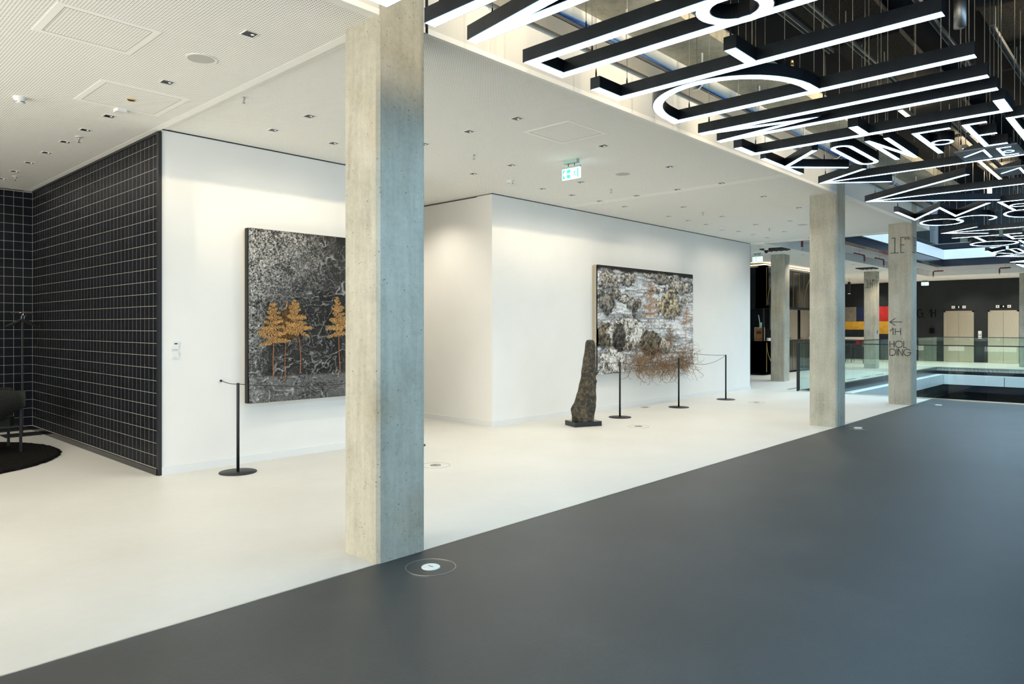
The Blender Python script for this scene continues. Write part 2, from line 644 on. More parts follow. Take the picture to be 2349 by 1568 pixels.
# gallery walls
struct('wall_left', MB().box(3.02, 6.5, WALL, WALL + 0.3, 0, CEIL + 0.012), 'white_wall', 'white gallery wall carrying the dark fern painting')
w2 = struct('wall_right', MB().box(8.08, 17.5, WALL, WALL + 0.35, 0, CEIL + 0.012), 'white_wall', 'white gallery wall carrying the rocky root painting')
struct('wall_passage', MB().box(8.08, 8.40, WALL + 0.35, 13.5, 0, CEIL), 'white_wall', 'white side wall of the passage behind the column')
struct('wall_passage', MB().box(6.2, 6.5, WALL + 0.3, 13.5, 0, CEIL), 'white_wall')
struct('wall_back', MB().box(3.3, X_BACK, 13.5, 13.7, 0, CEIL), 'white_wall')
struct('wall_end', MB().box(17.5, 17.56, WALL + 0.02, WALL + 0.4, 0.0, CEIL - 0.012), 'black_metal', 'black end cap of the white gallery wall')
struct('wall_end', MB().box(17.3, 17.5, WALL + 0.35, 13.5, 0, CEIL), 'white_wall')
for i, (x0, x1) in enumerate(((3.02, 6.5), (8.08, 17.5))):
    struct('baseboard_' + ('left', 'right')[i], MB().box(x0, x1, WALL - 0.014, WALL, 0, 0.085), 'skirting')
struct('baseboard_passage', MB().box(8.066, 8.08, WALL - 0.014, 13.5, 0, 0.085), 'skirting')
struct('trim_2', MB().box(3.02, 6.5, WALL - 0.004, WALL + 0.02, CEIL + 0.012, CEIL + 0.025), 'black_paint', 'dark shadow gap above the left white wall')
struct('trim_3', MB().box(8.08, 17.5, WALL - 0.004, WALL + 0.02, CEIL + 0.012, CEIL + 0.025), 'black_paint', 'dark shadow gap above the right white wall')

# outer enclosure: side and rear walls, window front on the right-hand side
struct('wall_rear', MB().box(X_IN - 0.2, X_IN, Y_OUT, 14, 0, 4.6), 'white_wall')
struct('wall_back', MB().box(X_IN, 2.9, 13.05, 13.25, 0, 3.8), 'black_paint')
for i in range(9):
    x = X_IN + i * 2.8
    struct('trim_%d' % (20 + i), MB().box(x - 0.06, x + 0.06, Y_OUT - 0.1, Y_OUT + 0.05, 0, 4.45), 'black_metal')
struct('wall_front', MB().box(X_IN, X_BACK, Y_OUT - 0.2, Y_OUT, 3.7, 12), 'white_wall')
struct('wall_front', MB().box(X_IN, X_BACK, Y_OUT - 0.2, Y_OUT, 0, 0.35), 'white_wall')
struct('wall_front', MB().box(X_VOID, X_BACK, Y_OUT - 0.2, Y_OUT, -4.8, 3.7), 'far_dark')

# ceilings
STEP = 3.0
c1 = struct('ceiling', MB().box(X_IN, STEP, BX, 13.3, CEIL, CEIL + 0.10), 'perf', 'perforated white ceiling over the lounge')
c2 = struct('ceiling', MB().box(STEP, 9.93, BX, 13.5, CEIL + 0.025, CEIL + 0.10), 'perf', 'perforated white ceiling over the gallery')
c3 = struct('ceiling', MB().box(9.93, 17.53, BX, 13.5, CEIL + 0.025, CEIL + 0.10), 'perf', 'perforated white ceiling towards the atrium')
for root, (x0, x1, zz) in ((c1, (X_IN, STEP, CEIL)), (c2, (STEP, 9.925, CEIL + 0.025)), (c3, (9.935, 17.53, CEIL + 0.025))):
    b = 0.075
    for n, bx in enumerate(((x0, x1, BX, BX + b), (x0, x0 + b, BX + b, 13.3), (x1 - b, x1, BX + b, 13.3))):
        MB().box(*bx, zz - 0.0015, zz).build('border_strip', 'ceil_plain', root)
MB().box(9.926, 9.934, BX, WALL, CEIL + 0.024, CEIL + 0.03).build('joint_line', 'grout', c3)
struct('ceiling', MB().box(17.53, X_BACK + 0.2, 7.6, 13.5, CEIL, CEIL + 0.3), 'ceil_plain', 'smooth white ceiling left of the atrium')
struct('ceiling', MB().box(33.75, X_BACK + 0.2, Y_OUT, 7.6, CEIL, CEIL + 0.3), 'ceil_plain', 'smooth white ceiling in front of the lifts')
# recessed soffit around the atrium opening
struct('ceiling', MB().box(17.53, 33.75, Y_VOID, 7.6, 3.92, 4.1), 'soffit', 'grey recessed soffit along the left atrium edge')
struct('ceiling', MB().box(X_VEND, 33.75, Y_OUT, Y_VOID, 3.92, 4.1), 'soffit', 'grey recessed soffit along the far atrium edge')
# bulkhead face and slab above the letters
bulk = struct('wall_bulkhead', MB().box(X_IN, 17.5, BX - 0.003, BX + 0.12, CEIL + 0.03, 4.46), 'bulkhead', 'cream bulkhead above the ceiling edge')
MB().box(X_IN, 17.5, BX - 0.005, BX + 0.002, CEIL - 0.0005, CEIL + 0.04).build('edge_profile', 'ceil_plain', bulk)
struct('wall_bulkhead', MB().box(17.5, 17.62, BX, 7.6, CEIL, 4.46), 'bulkhead')
struct('ceiling', MB().box(X_IN, 17.6, 3.34, BX + 0.12, 4.46, 4.8), 'slab', 'raw concrete slab strip beside the bulkhead')
struct('ceiling', MB().box(X_IN, 17.6, Y_OUT, 3.34, 4.62, 4.8), 'dark_void', 'dark ceiling void above the letters')
struct('wall_upper', MB().box(17.3, 17.6, Y_OUT, BX + 0.1, 4.8, 9.6), 'far_dark')
struct('wall_upper', MB().box(17.3, 33.7, 7.5, 7.7, 4.8, 9.6), 'upper_dark')
struct('ceiling', MB().box(17.3, 40, Y_OUT, 8.5, 9.6, 9.8), 'dark_void', 'dark atrium roof')

# dark acoustic panels laid in rows under the slab, each one a board of its own
acou = thing('acoustic_ceiling', 'dark mottled wood-wool acoustic panels under the slab above the letters', 'ceiling', (9, 1, 4.46))
px = 2.0
proto_panel = None
for i in range(13):
    for j in range(4):
        x0 = 1.6 + i * 1.22
        y0 = 3.30 - (j + 1) * 1.32
        if proto_panel is None:
            proto_panel = MB().box(0, 1.19, 0, 0.62, -0.03, 0.03).build('acoustic_panel', 'acoustic', acou)
            me = proto_panel.data
            for vert in me.vertices:
                vert.co += Vector((9, 1, 4.46))
            o = proto_panel
        else:
            o = proto_panel.copy()
            COL.objects.link(o)
            o.parent = acou
        o.location = (x0 - 9, y0 - 1 + (0.05 if j % 2 else 0.0), 0.06 if (i + j) % 2 else 0.10)

# ------------------------------------------------------------------ black tiled lounge walls
TW, TH, TG = 0.1232, 0.1350, 0.0040
tw = struct('wall_lounge_side', MB().box(3.0, 3.02, WALL + 0.02, 13.05, 0.05, CEIL - 0.02), 'grout', 'black tiled lounge wall with pale joints')
tb = struct('wall_lounge_back', MB().box(X_IN, 3.0, 12.98, 13.05, 0.05, CEIL - 0.02), 'grout', 'black tiled back wall of the lounge')
tile_side = None
rest = MB()
rows = 27
ncol = 40
for c in range(ncol):
    y = WALL + 0.05 + c * TW
    for r in range(rows):
        z = 0.068 + r * TH
        z1 = min(z + TH - TG, CEIL - 0.03)
        if c < 11 and r < rows - 1:
            if tile_side is None:
                mb = MB().box(-0.0005, 0.0, 0, TW - TG, 0, TH - TG)
                tile_side = mb.build('tile', 'tile', tw)
                off = Vector(WLOC[tw.name])
                for vert in tile_side.data.vertices:
                    vert.co += off
                o = tile_side
            else:
                o = tile_side.copy()
                COL.objects.link(o)
                o.parent = tw
            o.location = Vector((3.0, y, z)) - Vector(WLOC[tw.name])
        else:
            rest.box(2.9995, 3.0, y, 12.98 if c == ncol - 1 else y + TW - TG, z, z1)
o = rest.build('tiles_beyond', 'tile', tw)
o['kind'] = 'stuff'
o['label'] = 'further black wall tiles'
tile_back = None
restb = MB()
for c in range(60):
    x1 = 3.0 - c * TW
    for r in range(rows):
        z = 0.068 + r * TH
        z1 = min(z + TH - TG, CEIL - 0.03)
        if c < 10 and r < rows - 1:
            if tile_back is None:
                tile_back = MB().box(0, TW - TG, -0.0005, 0, 0, TH - TG).build('tile', 'tile', tb)
                off = Vector(WLOC[tb.name])
                for vert in tile_back.data.vertices:
                    vert.co += off
                o = tile_back
            else:
                o = tile_back.copy()
                COL.objects.link(o)
                o.parent = tb
            o.location = Vector((x1 - TW, 12.98, z)) - Vector(WLOC[tb.name])
        else:
            restb.box(x1 - TW, x1 - TG, 12.9795, 12.98, z, z1)
o = restb.build('tiles_beyond', 'tile', tb)
o['kind'] = 'stuff'
struct('trim_4', MB().box(2.985, 3.02, WALL - 0.012, WALL + 0.045, 0.0, CEIL - 0.01), 'black_metal', 'black corner profile between tiles and white wall')
struct('trim_5', MB().box(2.99, 3.02, WALL + 0.02, 12.98, CEIL - 0.03, CEIL + 0.02), 'black_metal', 'black strip above the tiles')
struct('baseboard_lounge', MB().box(2.975, 3.0, WALL + 0.02, 12.98, 0, 0.062), 'bar_black')
struct('baseboard_lounge_back', MB().box(X_IN, 2.975, 12.955, 12.98, 0, 0.062), 'bar_black')

# ------------------------------------------------------------------ concrete columns
COLS = [
    ('large rough concrete column in the foreground, blue-lit on its right side', (2.88, 3.30, 3.92, 4.32), 4.47),
    ('plain concrete column at the floor edge without lettering, behind the first one', (11.75, 12.15, 3.918, 4.35), 4.47),
    ('concrete column by the atrium lettered 1E and HOLDING with an arrow', (16.13, 16.52, 3.918, 4.36), 4.47),
    ('concrete column in front of the black bar kiosk', (20.5, 20.9, 8.30, 8.71), CEIL + 0.02),
    ('far concrete column lettered 1H near the striped painting', (29.2, 29.6, 8.31, 8.75), CEIL + 0.02),
    ('far concrete column at the right picture edge beside the lift', (34.2, 34.6, 4.08, 4.50), CEIL + 0.02),
]
col_objs = []
for lab, (x0, x1, y0, y1), h in COLS:
    o = MB().bevel_box(x0, x1, y0, y1, 0, h, 0.022).build('concrete_column', 'concrete')
    tag(o, lab, 'column')
    col_objs.append(o)
# wall-side bracket profile beside the first column
struct('trim_6', MB().box(3.30, 3.325, 3.925, 3.94, CEIL, 4.4), 'black_metal', 'black vertical profile beside the column head')


# ------------------------------------------------------------------ lettering: thin stroke glyphs
def arc(cx, cy, rx, ry, a0, a1, n=14):
    return [(cx + rx * math.cos(math.radians(a0 + (a1 - a0) * i / n)), cy + ry * math.sin(math.radians(a0 + (a1 - a0) * i / n))) for i in range(n + 1)]


GLYPH = {
    '1': (0.42, [[(0.0, 0.55), (0.36, 1.0), (0.36, 0.0)]]),
    'H': (0.62, [[(0, 0), (0, 1)], [(0.6, 0), (0.6, 1)], [(0, 0.52), (0.6, 0.52)]]),
    'O': (1.02, [arc(0.5, 0.5, 0.5, 0.5, 0, 354, 28)]),
    'L': (0.42, [[(0, 1), (0, 0), (0.4, 0)]]),
    'D': (0.88, [[(0, 1), (0, 0), (0.34, 0)] + arc(0.34, 0.5, 0.5, 0.5, -90, 90, 14) + [(0, 1)]]),
    'I': (0.10, [[(0.03, 0), (0.03, 1)]]),
    'N': (0.66, [[(0, 0), (0, 1), (0.62, 0), (0.62, 1)]]),
    'G': (1.02, [arc(0.5, 0.5, 0.5, 0.5, 42, 360, 24) + [(0.55, 0.5)]]),
    ',': (0.2, [[(0.1, 0.06), (0.02, -0.14)]]),
    '0': (0.5, [arc(0.22, 0.5, 0.22, 0.5, 0, 354, 20), [(0.06, 0.2), (0.38, 0.8)]]),
    '6': (0.6, [[(0.4, 1.0), (0.06, 0.45)], arc(0.27, 0.3, 0.27, 0.3, 0, 354, 18)]),
    ' ': (0.5, []),
    # the tall narrow display figures of the wayfinding
    'tall1': (0.52, [[(0.08, 1.0), (0.30, 1.0), (0.30, 0.0)], [(0.0, 0.0), (0.56, 0.0)]]),
    'tallE': (0.30, [[(0.26, 1.0), (0.0, 1.0), (0.0, 0.0), (0.26, 0.0)], [(0, 0.5), (0.26, 0.5)]]),
    'tallH': (0.34, [[(0, 0), (0, 1)], [(0.22, 0), (0.22, 1)], [(0, 0.5), (0.22, 0.5)]]),
    'arrow': (1.0, [[(0.45, 1.0), (0.0, 0.5), (0.45, 0.0)], [(0.0, 0.5), (1.0, 0.5)]]),
}


def write(parent, text, s0, t0, h, w, mapf, mat='ink', gap=0.16, sx=1.0, name='lettering'):
    """text (list of glyph keys) from (s0, t0) with cap height h; mapf(s, t, d) gives the 3D point d in front of the surface"""
    s = s0
    for g in text:
        adv, strokes = GLYPH[g]
        if strokes:
            mb = MB()
            for st in strokes:
                mb.ribbon([(s + p[0] * h * sx, t0 + p[1] * h) for p in st], w, 0.0005, 0.003, mapf=mapf)
            mb.joined().build(name, mat, parent)
        s += (adv + gap) * h * sx
    return s


def on_x(x, y0):           # surface facing -x, reading direction towards -y
    return lambda s, t, d: (x - d, y0 - s, t)


def on_y(y, x0):           # surface facing -y, reading direction +x
    return lambda s, t, d: (x0 + s, y - d, t)


c3o, c5o = col_objs[2], col_objs[4]
f3 = on_x(16.13, 4.345)
write(c3o, ['tall1'], 0.03, 3.115, 0.31, 0.0125, f3, sx=0.9)
write(c3o, ['tallE'], 0.225, 3.115, 0.31, 0.0125, f3, sx=0.85)
write(c3o, ['0', '1', '6'], 0.30, 3.37, 0.062, 0.0065, f3, gap=0.10, sx=0.9)
write(c3o, ['arrow'], 0.02, 1.615, 0.155, 0.0125, f3, sx=1.5)
write(c3o, ['1', 'H'], 0.02, 1.425, 0.135, 0.0130, f3, gap=0.18, sx=1.25)
write(c3o, ['H', 'O', 'L'], 0.02, 1.165, 0.135, 0.0130, f3, gap=0.16, sx=0.98)
write(c3o, ['D', 'I', 'N', 'G'], 0.02, 1.0, 0.135, 0.0130, f3, gap=0.12, sx=0.96)
g3 = on_y(3.918, 16.13)
write(c3o, ['tall1'], 0.03, 3.115, 0.31, 0.0125, g3, sx=0.9)
write(c3o, ['tallE'], 0.225, 3.115, 0.31, 0.0125, g3, sx=0.85)
f5 = on_x(29.2, 8.735)
write(c5o, ['tall1', 'tallH'], 0.03, 3.08, 0.30, 0.012, f5, gap=0.12)
write(c5o, ['0', '1', '6'], 0.29, 3.33, 0.055, 0.008, f5, gap=0.1, sx=0.8)

# ------------------------------------------------------------------ hanging light letters
ZL = 3.20
LH = 0.082


def light_letter(label, strokes, w, cables, ztop=4.62, group='hanging light letters', rise=0.0, plate=None, cat='light letter'):
    """strokes: (path, closed[, width]) on the plane of the lettering"""
    xs = [p[0] for st in strokes for p in st[0]]
    ys = [p[1] for st in strokes for p in st[0]]
    zb = ZL + rise
    t = thing('light_letter', label, cat, (sum(xs) / len(xs), sum(ys) / len(ys), zb), group)
    hb, db = MB(), MB()
    for st in strokes:
        path, closed = st[0], st[1]
        ww = st[2] if len(st) > 2 else w
        hb.ribbon(path, ww, zb + 0.004, zb + LH, closed)
        db.ribbon(path, ww - 0.012, zb + 0.0025, zb + 0.006, closed, sheet=True)
    hb.joined().build('housing', 'housing', t)
    db.joined().build('diffuser', 'diffuser', t)
    if plate:
        MB().box(*plate, zb + 0.007, zb + 0.02).build('back_plate', 'plate', t)
    for (x, y) in cables:
        c = MB().tube([(x, y, zb + LH + 0.05), (x, y, ztop)], 0.0022, 6).build('suspension_cable', 'cable', t)
        MB().lathe((x, y, zb + LH - 0.002), [(0.006, 0), (0.006, 0.03), (0.003, 0.055)], 8).build('cable_gripper', 'dark_cable', c)
    return t


W1 = 0.078
YB, YT = 2.862, 0.905            # stroke centre lines of the big word
EL = 2.90
big = 'letters of the large hanging word above the walkway'
light_letter('light letter G of the large word, its lit corner poking over the column head',
             [([(2.15, 2.05), (2.15, YB), (1.80, YB), (1.80, YT), (2.15, YT)], False), ([(1.96, 2.05), (2.15, 2.05)], False)], W1, [(2.15, 2.6), (1.8, 1.2)], group=big)
light_letter('light letter N of the large word, right next to the foreground column',
             [([(2.47, YT - .035), (2.47, EL)], False), ([(2.475, YT), (2.778, EL - .01)], False), ([(2.78, YT - .035), (2.78, EL)], False)], W1, [(2.47, 2.82), (2.76, 2.72), (2.47, 1.2), (2.78, 1.2)], group=big)
light_letter('light letter A of the large word with a lit ring between its bars',
             [([(3.245, YT - .035), (3.245, YB), (3.545, YB), (3.545, YT - .035)], False), (arc(3.395, 1.63, 0.155, 0.155, 0, 348, 30), True)],
             W1, [(3.245, 2.45), (3.545, 2.63), (3.245, 1.1), (3.545, 1.75), (3.545, 1.1)], group=big)
light_letter('light letter F of the large word with short foot and stub bar',
             [([(3.89, YB), (4.18, YB), (4.18, YT - .035)], False), ([(3.87, 1.885), (4.18, 1.885)], False)], W1, [(3.90, 2.86), (4.18, 2.80), (3.88, 1.885), (4.18, 1.93), (4.18, 1.0)], group=big)
bowl = [(4.96, 2.862)] + [(4.96 - 0.695 * abs(math.cos(a)) ** 0.85, 2.325 + 0.537 * math.sin(a)) for a in [math.radians(d) for d in range(78, -79, -6)]] + [(4.96, 1.79)]
light_letter('light letter P of the large word with a wide curved metal bowl',
             [([(4.96, YT - .04), (4.96, EL)], False), (bowl, False)], W1, [(4.96, 2.75), (4.96, 1.0), (4.30, 2.33), (4.95, 1.8), (4.6, 1.86)], group=big)
light_letter('light letter M of the large word, two long bars joined by a V',
             [([(5.415, YT - .03), (5.415, EL)], False), ([(5.42, EL - .04), (5.585, 2.11), (5.74, EL - .04)], False), ([(5.745, YT - .03), (5.745, EL)], False)],
             W1, [(5.415, 2.82), (5.745, 2.6), (5.415, 0.95), (5.745, 0.95), (5.415, 1.9), (5.745, 1.6)], group=big)
light_letter('light letter E of the large word with three short arms, farthest of that word',
             [([(6.05, 2.872), (6.375, 2.872), (6.375, 0.915), (6.03, 0.915)], False), ([(6.05, 1.895), (6.375, 1.895)], False)],
             W1, [(6.06, 2.87), (6.375, 2.85), (6.06, 1.9), (6.375, 1.9), (6.375, 0.95), (6.06, 0.92)], group=big)

W2 = 0.056
kon = 'letters of the smaller hanging word behind the large one'
light_letter('light letter K of the smaller hanging word, beside the bulkhead',
             [([(6.61, 2.88), (7.56, 2.88)], False), ([(7.12, 2.87), (6.62, 2.40)], False), ([(7.12, 2.87), (7.57, 2.42)], False)], W2, [(6.65, 2.88), (7.4, 2.59), (7.52, 2.88)], group=kon)
stad = arc(6.72, 2.195, 0.095, 0.075, 90, 270, 10) + arc(7.44, 2.195, 0.095, 0.075, -90, 90, 10)
light_letter('light letter O of the smaller hanging word, a long rounded loop', [(stad, True)], 0.05, [(6.66, 2.2), (7.5, 2.2), (7.5, 2.12)], group=kon)
light_letter('light letter N of the smaller hanging word, after its rounded O',
             [([(6.60, 1.95), (7.52, 1.95)], False), ([(6.61, 1.95), (7.52, 1.80)], False), ([(6.60, 1.80), (7.55, 1.80)], False)], 0.05, [(6.65, 1.95), (7.5, 1.8), (6.65, 1.8)], group=kon)
light_letter('light letter F of the smaller hanging word with a small lit ring',
             [([(6.625, 1.33), (6.625, 1.585), (7.52, 1.585)], False), (arc(7.09, 1.485, 0.085, 0.075, 0, 345, 22), True, 0.035)], 0.054, [(6.64, 1.4), (6.62, 1.58), (7.5, 1.58)], group=kon)
light_letter('light letter E of the smaller hanging word, after the ringed F',
             [([(6.615, 1.08), (6.615, 1.225), (7.50, 1.225), (7.50, 1.07)], False), ([(7.05, 1.08), (7.05, 1.225)], False)], 0.052, [(6.62, 1.2), (7.5, 1.2), (7.05, 1.1)], group=kon)
light_letter('light letter R of the smaller hanging word at the right picture edge',
             [([(6.59, 0.93), (7.52, 0.93)], False), ([(6.62, 0.93), (6.62, 0.82)] + [(6.86 - 0.24 * math.cos(math.radians(a)), 0.82 - 0.13 * math.sin(math.radians(a))) for a in range(0, 181, 15)] + [(7.10, 0.93)], False),
              ([(7.08, 0.86), (7.52, 0.70)], False)], 0.056, [(6.62, 0.9), (7.5, 0.9)], group=kon)

small = 'small light signs on grey plates'
light_letter('small light sign 1E on a grey plate above the first arrow',
             [([(7.86, 1.46), (7.66, 1.275), (8.03, 1.275)], False), ([(7.675, 1.07), (7.675, 1.17), (8.03, 1.17), (8.03, 1.06)], False), (arc(7.87, 1.115, 0.045, 0.04, 0, 340, 16), True, 0.02)],
             0.034, [(7.65, 1.45), (8.04, 1.05)], group=small, plate=(7.62, 8.07, 1.02, 1.50))
light_letter('second small light sign on a grey plate above the second arrow',
             [([(8.96, 1.33), (8.76, 1.15), (9.12, 1.15)], False), ([(8.775, 0.95), (8.775, 1.05), (9.12, 1.05), (9.12, 0.95)], False)],
             0.034, [(8.75, 1.3), (9.12, 1.0)], group=small, plate=(8.71, 9.16, 0.9, 1.36))

arr = 'hanging light arrows'
light_letter('hanging light arrow pointing at the bulkhead, nearest of the arrows',
             [([(7.74, 2.31), (8.185, 2.89), (8.63, 2.30)], False), ([(8.18, 2.86), (8.11, 0.95)], False)], 0.05, [(8.18, 2.85), (8.6, 2.35), (7.78, 2.35), (8.13, 1.5)], group=arr, cat='light arrow')
light_letter('largest hanging light arrow, with wide metal-sided head, second of the arrows',
             [([(8.77, 1.60), (9.80, 2.88), (10.80, 1.63)], False), ([(9.80, 2.84), (9.77, 0.85)], False)], 0.056, [(9.8, 2.8), (8.85, 1.7), (10.7, 1.75), (9.78, 1.6)], group=arr, cat='light arrow')
far = 'far hanging light letters over the walkway'
light_letter('light letter of three zigzag bends behind the largest arrow',
             [([(10.96, 2.86), (11.95, 2.86), (10.99, 2.33), (11.95, 2.33), (10.98, 1.77)], False)], 0.058, [(11.0, 2.85), (11.9, 2.6), (11.0, 2.33), (11.9, 2.2)], group=far)
light_letter('light letter P with small ring right of the zigzag letter',
             [([(11.0, 1.40), (11.0, 1.66), (11.9, 1.62)], False), (arc(11.45, 1.50, 0.12, 0.10, 0, 345, 20), True, 0.04)], 0.05, [(11.0, 1.5), (11.8, 1.62)], group=far)
scurve = arc(12.52, 2.55, 0.40, 0.35, 250, 20, 16)[::1] + arc(12.55, 2.18, 0.40, 0.25, 60, -200, 16)
light_letter('curly light letter S like two open loops behind the zigzag letter', [(arc(12.52, 2.63, 0.38, 0.27, 0, 348, 26), True), (arc(12.42, 2.16, 0.34, 0.24, 60, 330, 20), False)], 0.045,
             [(12.15, 2.6), (12.9, 2.6), (12.4, 1.95)], group=far)
light_letter('round light letter at the right picture edge behind the zigzag letter', [(arc(12.35, 1.55, 0.42, 0.24, 0, 348, 26), True)], 0.045, [(12.0, 1.6), (12.7, 1.6)], group=far)
light_letter('third hanging light arrow, behind the curly letters',
             [([(13.50, 2.34), (14.04, 2.93), (14.54, 2.35)], False), ([(14.03, 2.9), (13.96, 0.9)], False)], 0.05, [(14.03, 2.9), (13.55, 2.4), (14.5, 2.4)], group=arr, cat='light arrow')
light_letter('light letter T in the far lettering behind the third arrow', [([(14.93, 2.97), (14.93, 2.26)], False), ([(14.95, 2.62), (15.9, 2.62)], False)], 0.06, [(14.95, 2.9), (15.8, 2.62)], group=far)
light_letter('light letter E in the far lettering right of the letter T', [([(14.9, 1.92), (14.9, 2.16), (15.8, 2.16), (15.8, 1.92)], False), ([(15.35, 1.95), (15.35, 2.16)], False)], 0.06, [(14.9, 2.1), (15.8, 2.1)], group=far)
light_letter('large flat light ring in the far lettering behind the letter T', [(arc(16.42, 2.56, 0.46, 0.37, 0, 350, 30), True)], 0.055, [(16.0, 2.6), (16.8, 2.5)], group=far)
light_letter('light ring at the right picture edge behind the letter T', [(arc(16.45, 1.75, 0.42, 0.32, 0, 350, 30), True), ([(16.1, 2.115), (16.85, 2.115)], False)], 0.055, [(16.1, 1.8), (16.8, 1.8)], group=far)
light_letter('light letter K in the farthest hanging word over the atrium edge', [([(17.94, 2.93), (18.97, 2.93)], False), ([(18.45, 2.92), (17.95, 2.62)], False), ([(18.45, 2.92), (18.95, 2.62)], False)], 0.06, [(18.0, 2.9), (18.9, 2.9)], ztop=9.6, group=far)
light_letter('light letter O in the farthest hanging word right of its K', [(arc(17.9, 2.44, 0.10, 0.07, 90, 270, 8) + arc(18.7, 2.44, 0.10, 0.07, -90, 90, 8), True)], 0.05, [(17.9, 2.44), (18.7, 2.44)], ztop=9.6, group=far)
light_letter('light letter N in the farthest hanging word right of its O', [([(17.85, 2.25), (18.8, 2.25)], False), ([(17.86, 2.25), (18.78, 2.12)], False), ([(17.85, 2.12), (18.8, 2.12)], False)], 0.05, [(17.9, 2.25), (18.7, 2.12)], ztop=9.6, group=far)
light_letter('fourth hanging light arrow over the atrium, in front of the white fascia', [([(19.0, 2.4), (19.55, 2.98), (20.1, 2.4)], False), ([(19.54, 2.95), (19.5, 1.2)], False)], 0.055, [(19.5, 2.9), (19.1, 2.45)], ztop=9.6, group=arr, cat='light arrow')
light_letter('farthest hanging light arrow, lowest at the right picture edge', [([(20.9, 2.45), (21.45, 2.99), (22.0, 2.45)], False), ([(21.44, 2.95), (21.4, 1.2)], False)], 0.055, [(21.4, 2.9), (20.95, 2.5)], ztop=9.6, group=arr, cat='light arrow')
light_letter('short light bar of the last far letters at the right picture edge', [([(22.3, 2.98), (23.5, 2.98)], False), ([(22.3, 2.98), (23.5, 2.75)], False)], 0.06, [(22.4, 2.98), (23.4, 2.9)], ztop=9.6, group=far)

# ------------------------------------------------------------------ ceiling lamps with their own light
SPOT_COL = (1.0, 0.915, 0.775)


def downlight_proto(label, loc, zc, group, spot=True):
    t = thing('ceiling_downlight', label, 'downlight', (loc[0], loc[1], zc), group)
    x, y = loc
    fr = MB()
    fr.ribbon([(x - 0.048, y - 0.048), (x + 0.048, y - 0.048), (x + 0.048, y + 0.048), (x - 0.048, y + 0.048)], 0.007, zc - 0.004, zc + 0.002, True)
    fr.build('frame', 'white_plastic', t)
    MB().box(x - 0.046, x + 0.046, y - 0.046, y + 0.046, zc - 0.002, zc + 0.002).build('reflector', 'black_paint', t)
    MB().lathe((x + 0.020, y, zc - 0.004), [(0.008, 0), (0.012, 0.002)], 12).build('lens', 'lens', t)
    return t


spot_data = bpy.data.lights.new('downlight_lamp', 'SPOT')
spot_data.energy = SPOT_W
spot_data.color = SPOT_COL
spot_data.spot_size = math.radians(128)
spot_data.spot_blend = 0.9
spot_data.shadow_soft_size = 0.035
wash_data = spot_data.copy()
wash_data.energy = SPOT_W * 0.28
wash_data.spot_size = math.radians(166)
wash_data.spot_blend = 0.75
pass_data = spot_data.copy()
pass_data.energy = SPOT_W * 1.5
pass_data.spot_size = math.radians(135)
dl = None


def downlight(x, y, zc, label, group, wash=False, power=None):
    global dl
    if dl is None:
        dl = downlight_proto(label, (x, y), zc, group)
        t = dl
    else:
        t = copy_thing(dl, (x, y, zc), label)
        t['group'] = group
    l = bpy.data.objects.new('downlight_lamp', wash_data if wash else spot_data)
    COL.objects.link(l)
    l.parent = t
    l.location = (0, 0, -0.02)
    return t


Z2 = CEIL + 0.025
rows_dl = [
    ('lounge', CEIL, [(2.45, y) for y in (4.86, 6.34, 7.79, 8.52, 9.24, 9.98, 10.75, 11.49, 12.2)], 'square downlight, {o} from the column in the lounge ceiling row along the black tiles', True),
    ('edge', Z2, [(x, 4.92) for x in (5.35, 6.85, 8.35, 9.83, 11.3, 12.8)], 'square downlight, {o} from the foreground column in the gallery row nearest the bulkhead', False),
    ('mid', Z2, [(5.35, 5.63), (9.82, 5.65), (14.3, 5.67)], 'square downlight, {o} from the foreground column in the sparse row beside the ceiling speakers', False),
    ('inner', Z2, [(x, 6.40) for x in (3.86, 5.36, 6.85, 8.35, 9.83, 11.33, 12.82, 14.31, 15.8, 17.33)], 'square downlight, {o} from the lounge in the gallery row along the sprinklers', False),
    ('wash', Z2, [(x, 7.14) for x in (3.87, 4.62, 6.87, 8.35, 9.08, 9.83, 10.58, 12.09, 12.83, 13.58, 15.08, 15.82, 16.6)], 'square wall-washing downlight, {o} from the lounge in the row nearest the white walls', True),
    ('passage', Z2, [(7.3, 9.0), (7.3, 10.6)], 'square downlight, {o} in the passage hidden behind the foreground column', True),
    ('atrium', CEIL, [(x, 7.97) for x in (18.1, 19.56, 21.04)], 'square downlight, {o} past the white wall end in the smooth ceiling before the kiosk', False),
]
for key, zc, pts, lab, wash in rows_dl:
    for i, (x, y) in enumerate(pts):
        t = downlight(x, y, zc, lab.format(o=ORD[i]), 'square recessed ceiling downlights', wash)
        if key == 'passage':
            [c for c in t.children if c.type == 'LIGHT'][0].data = pass_data
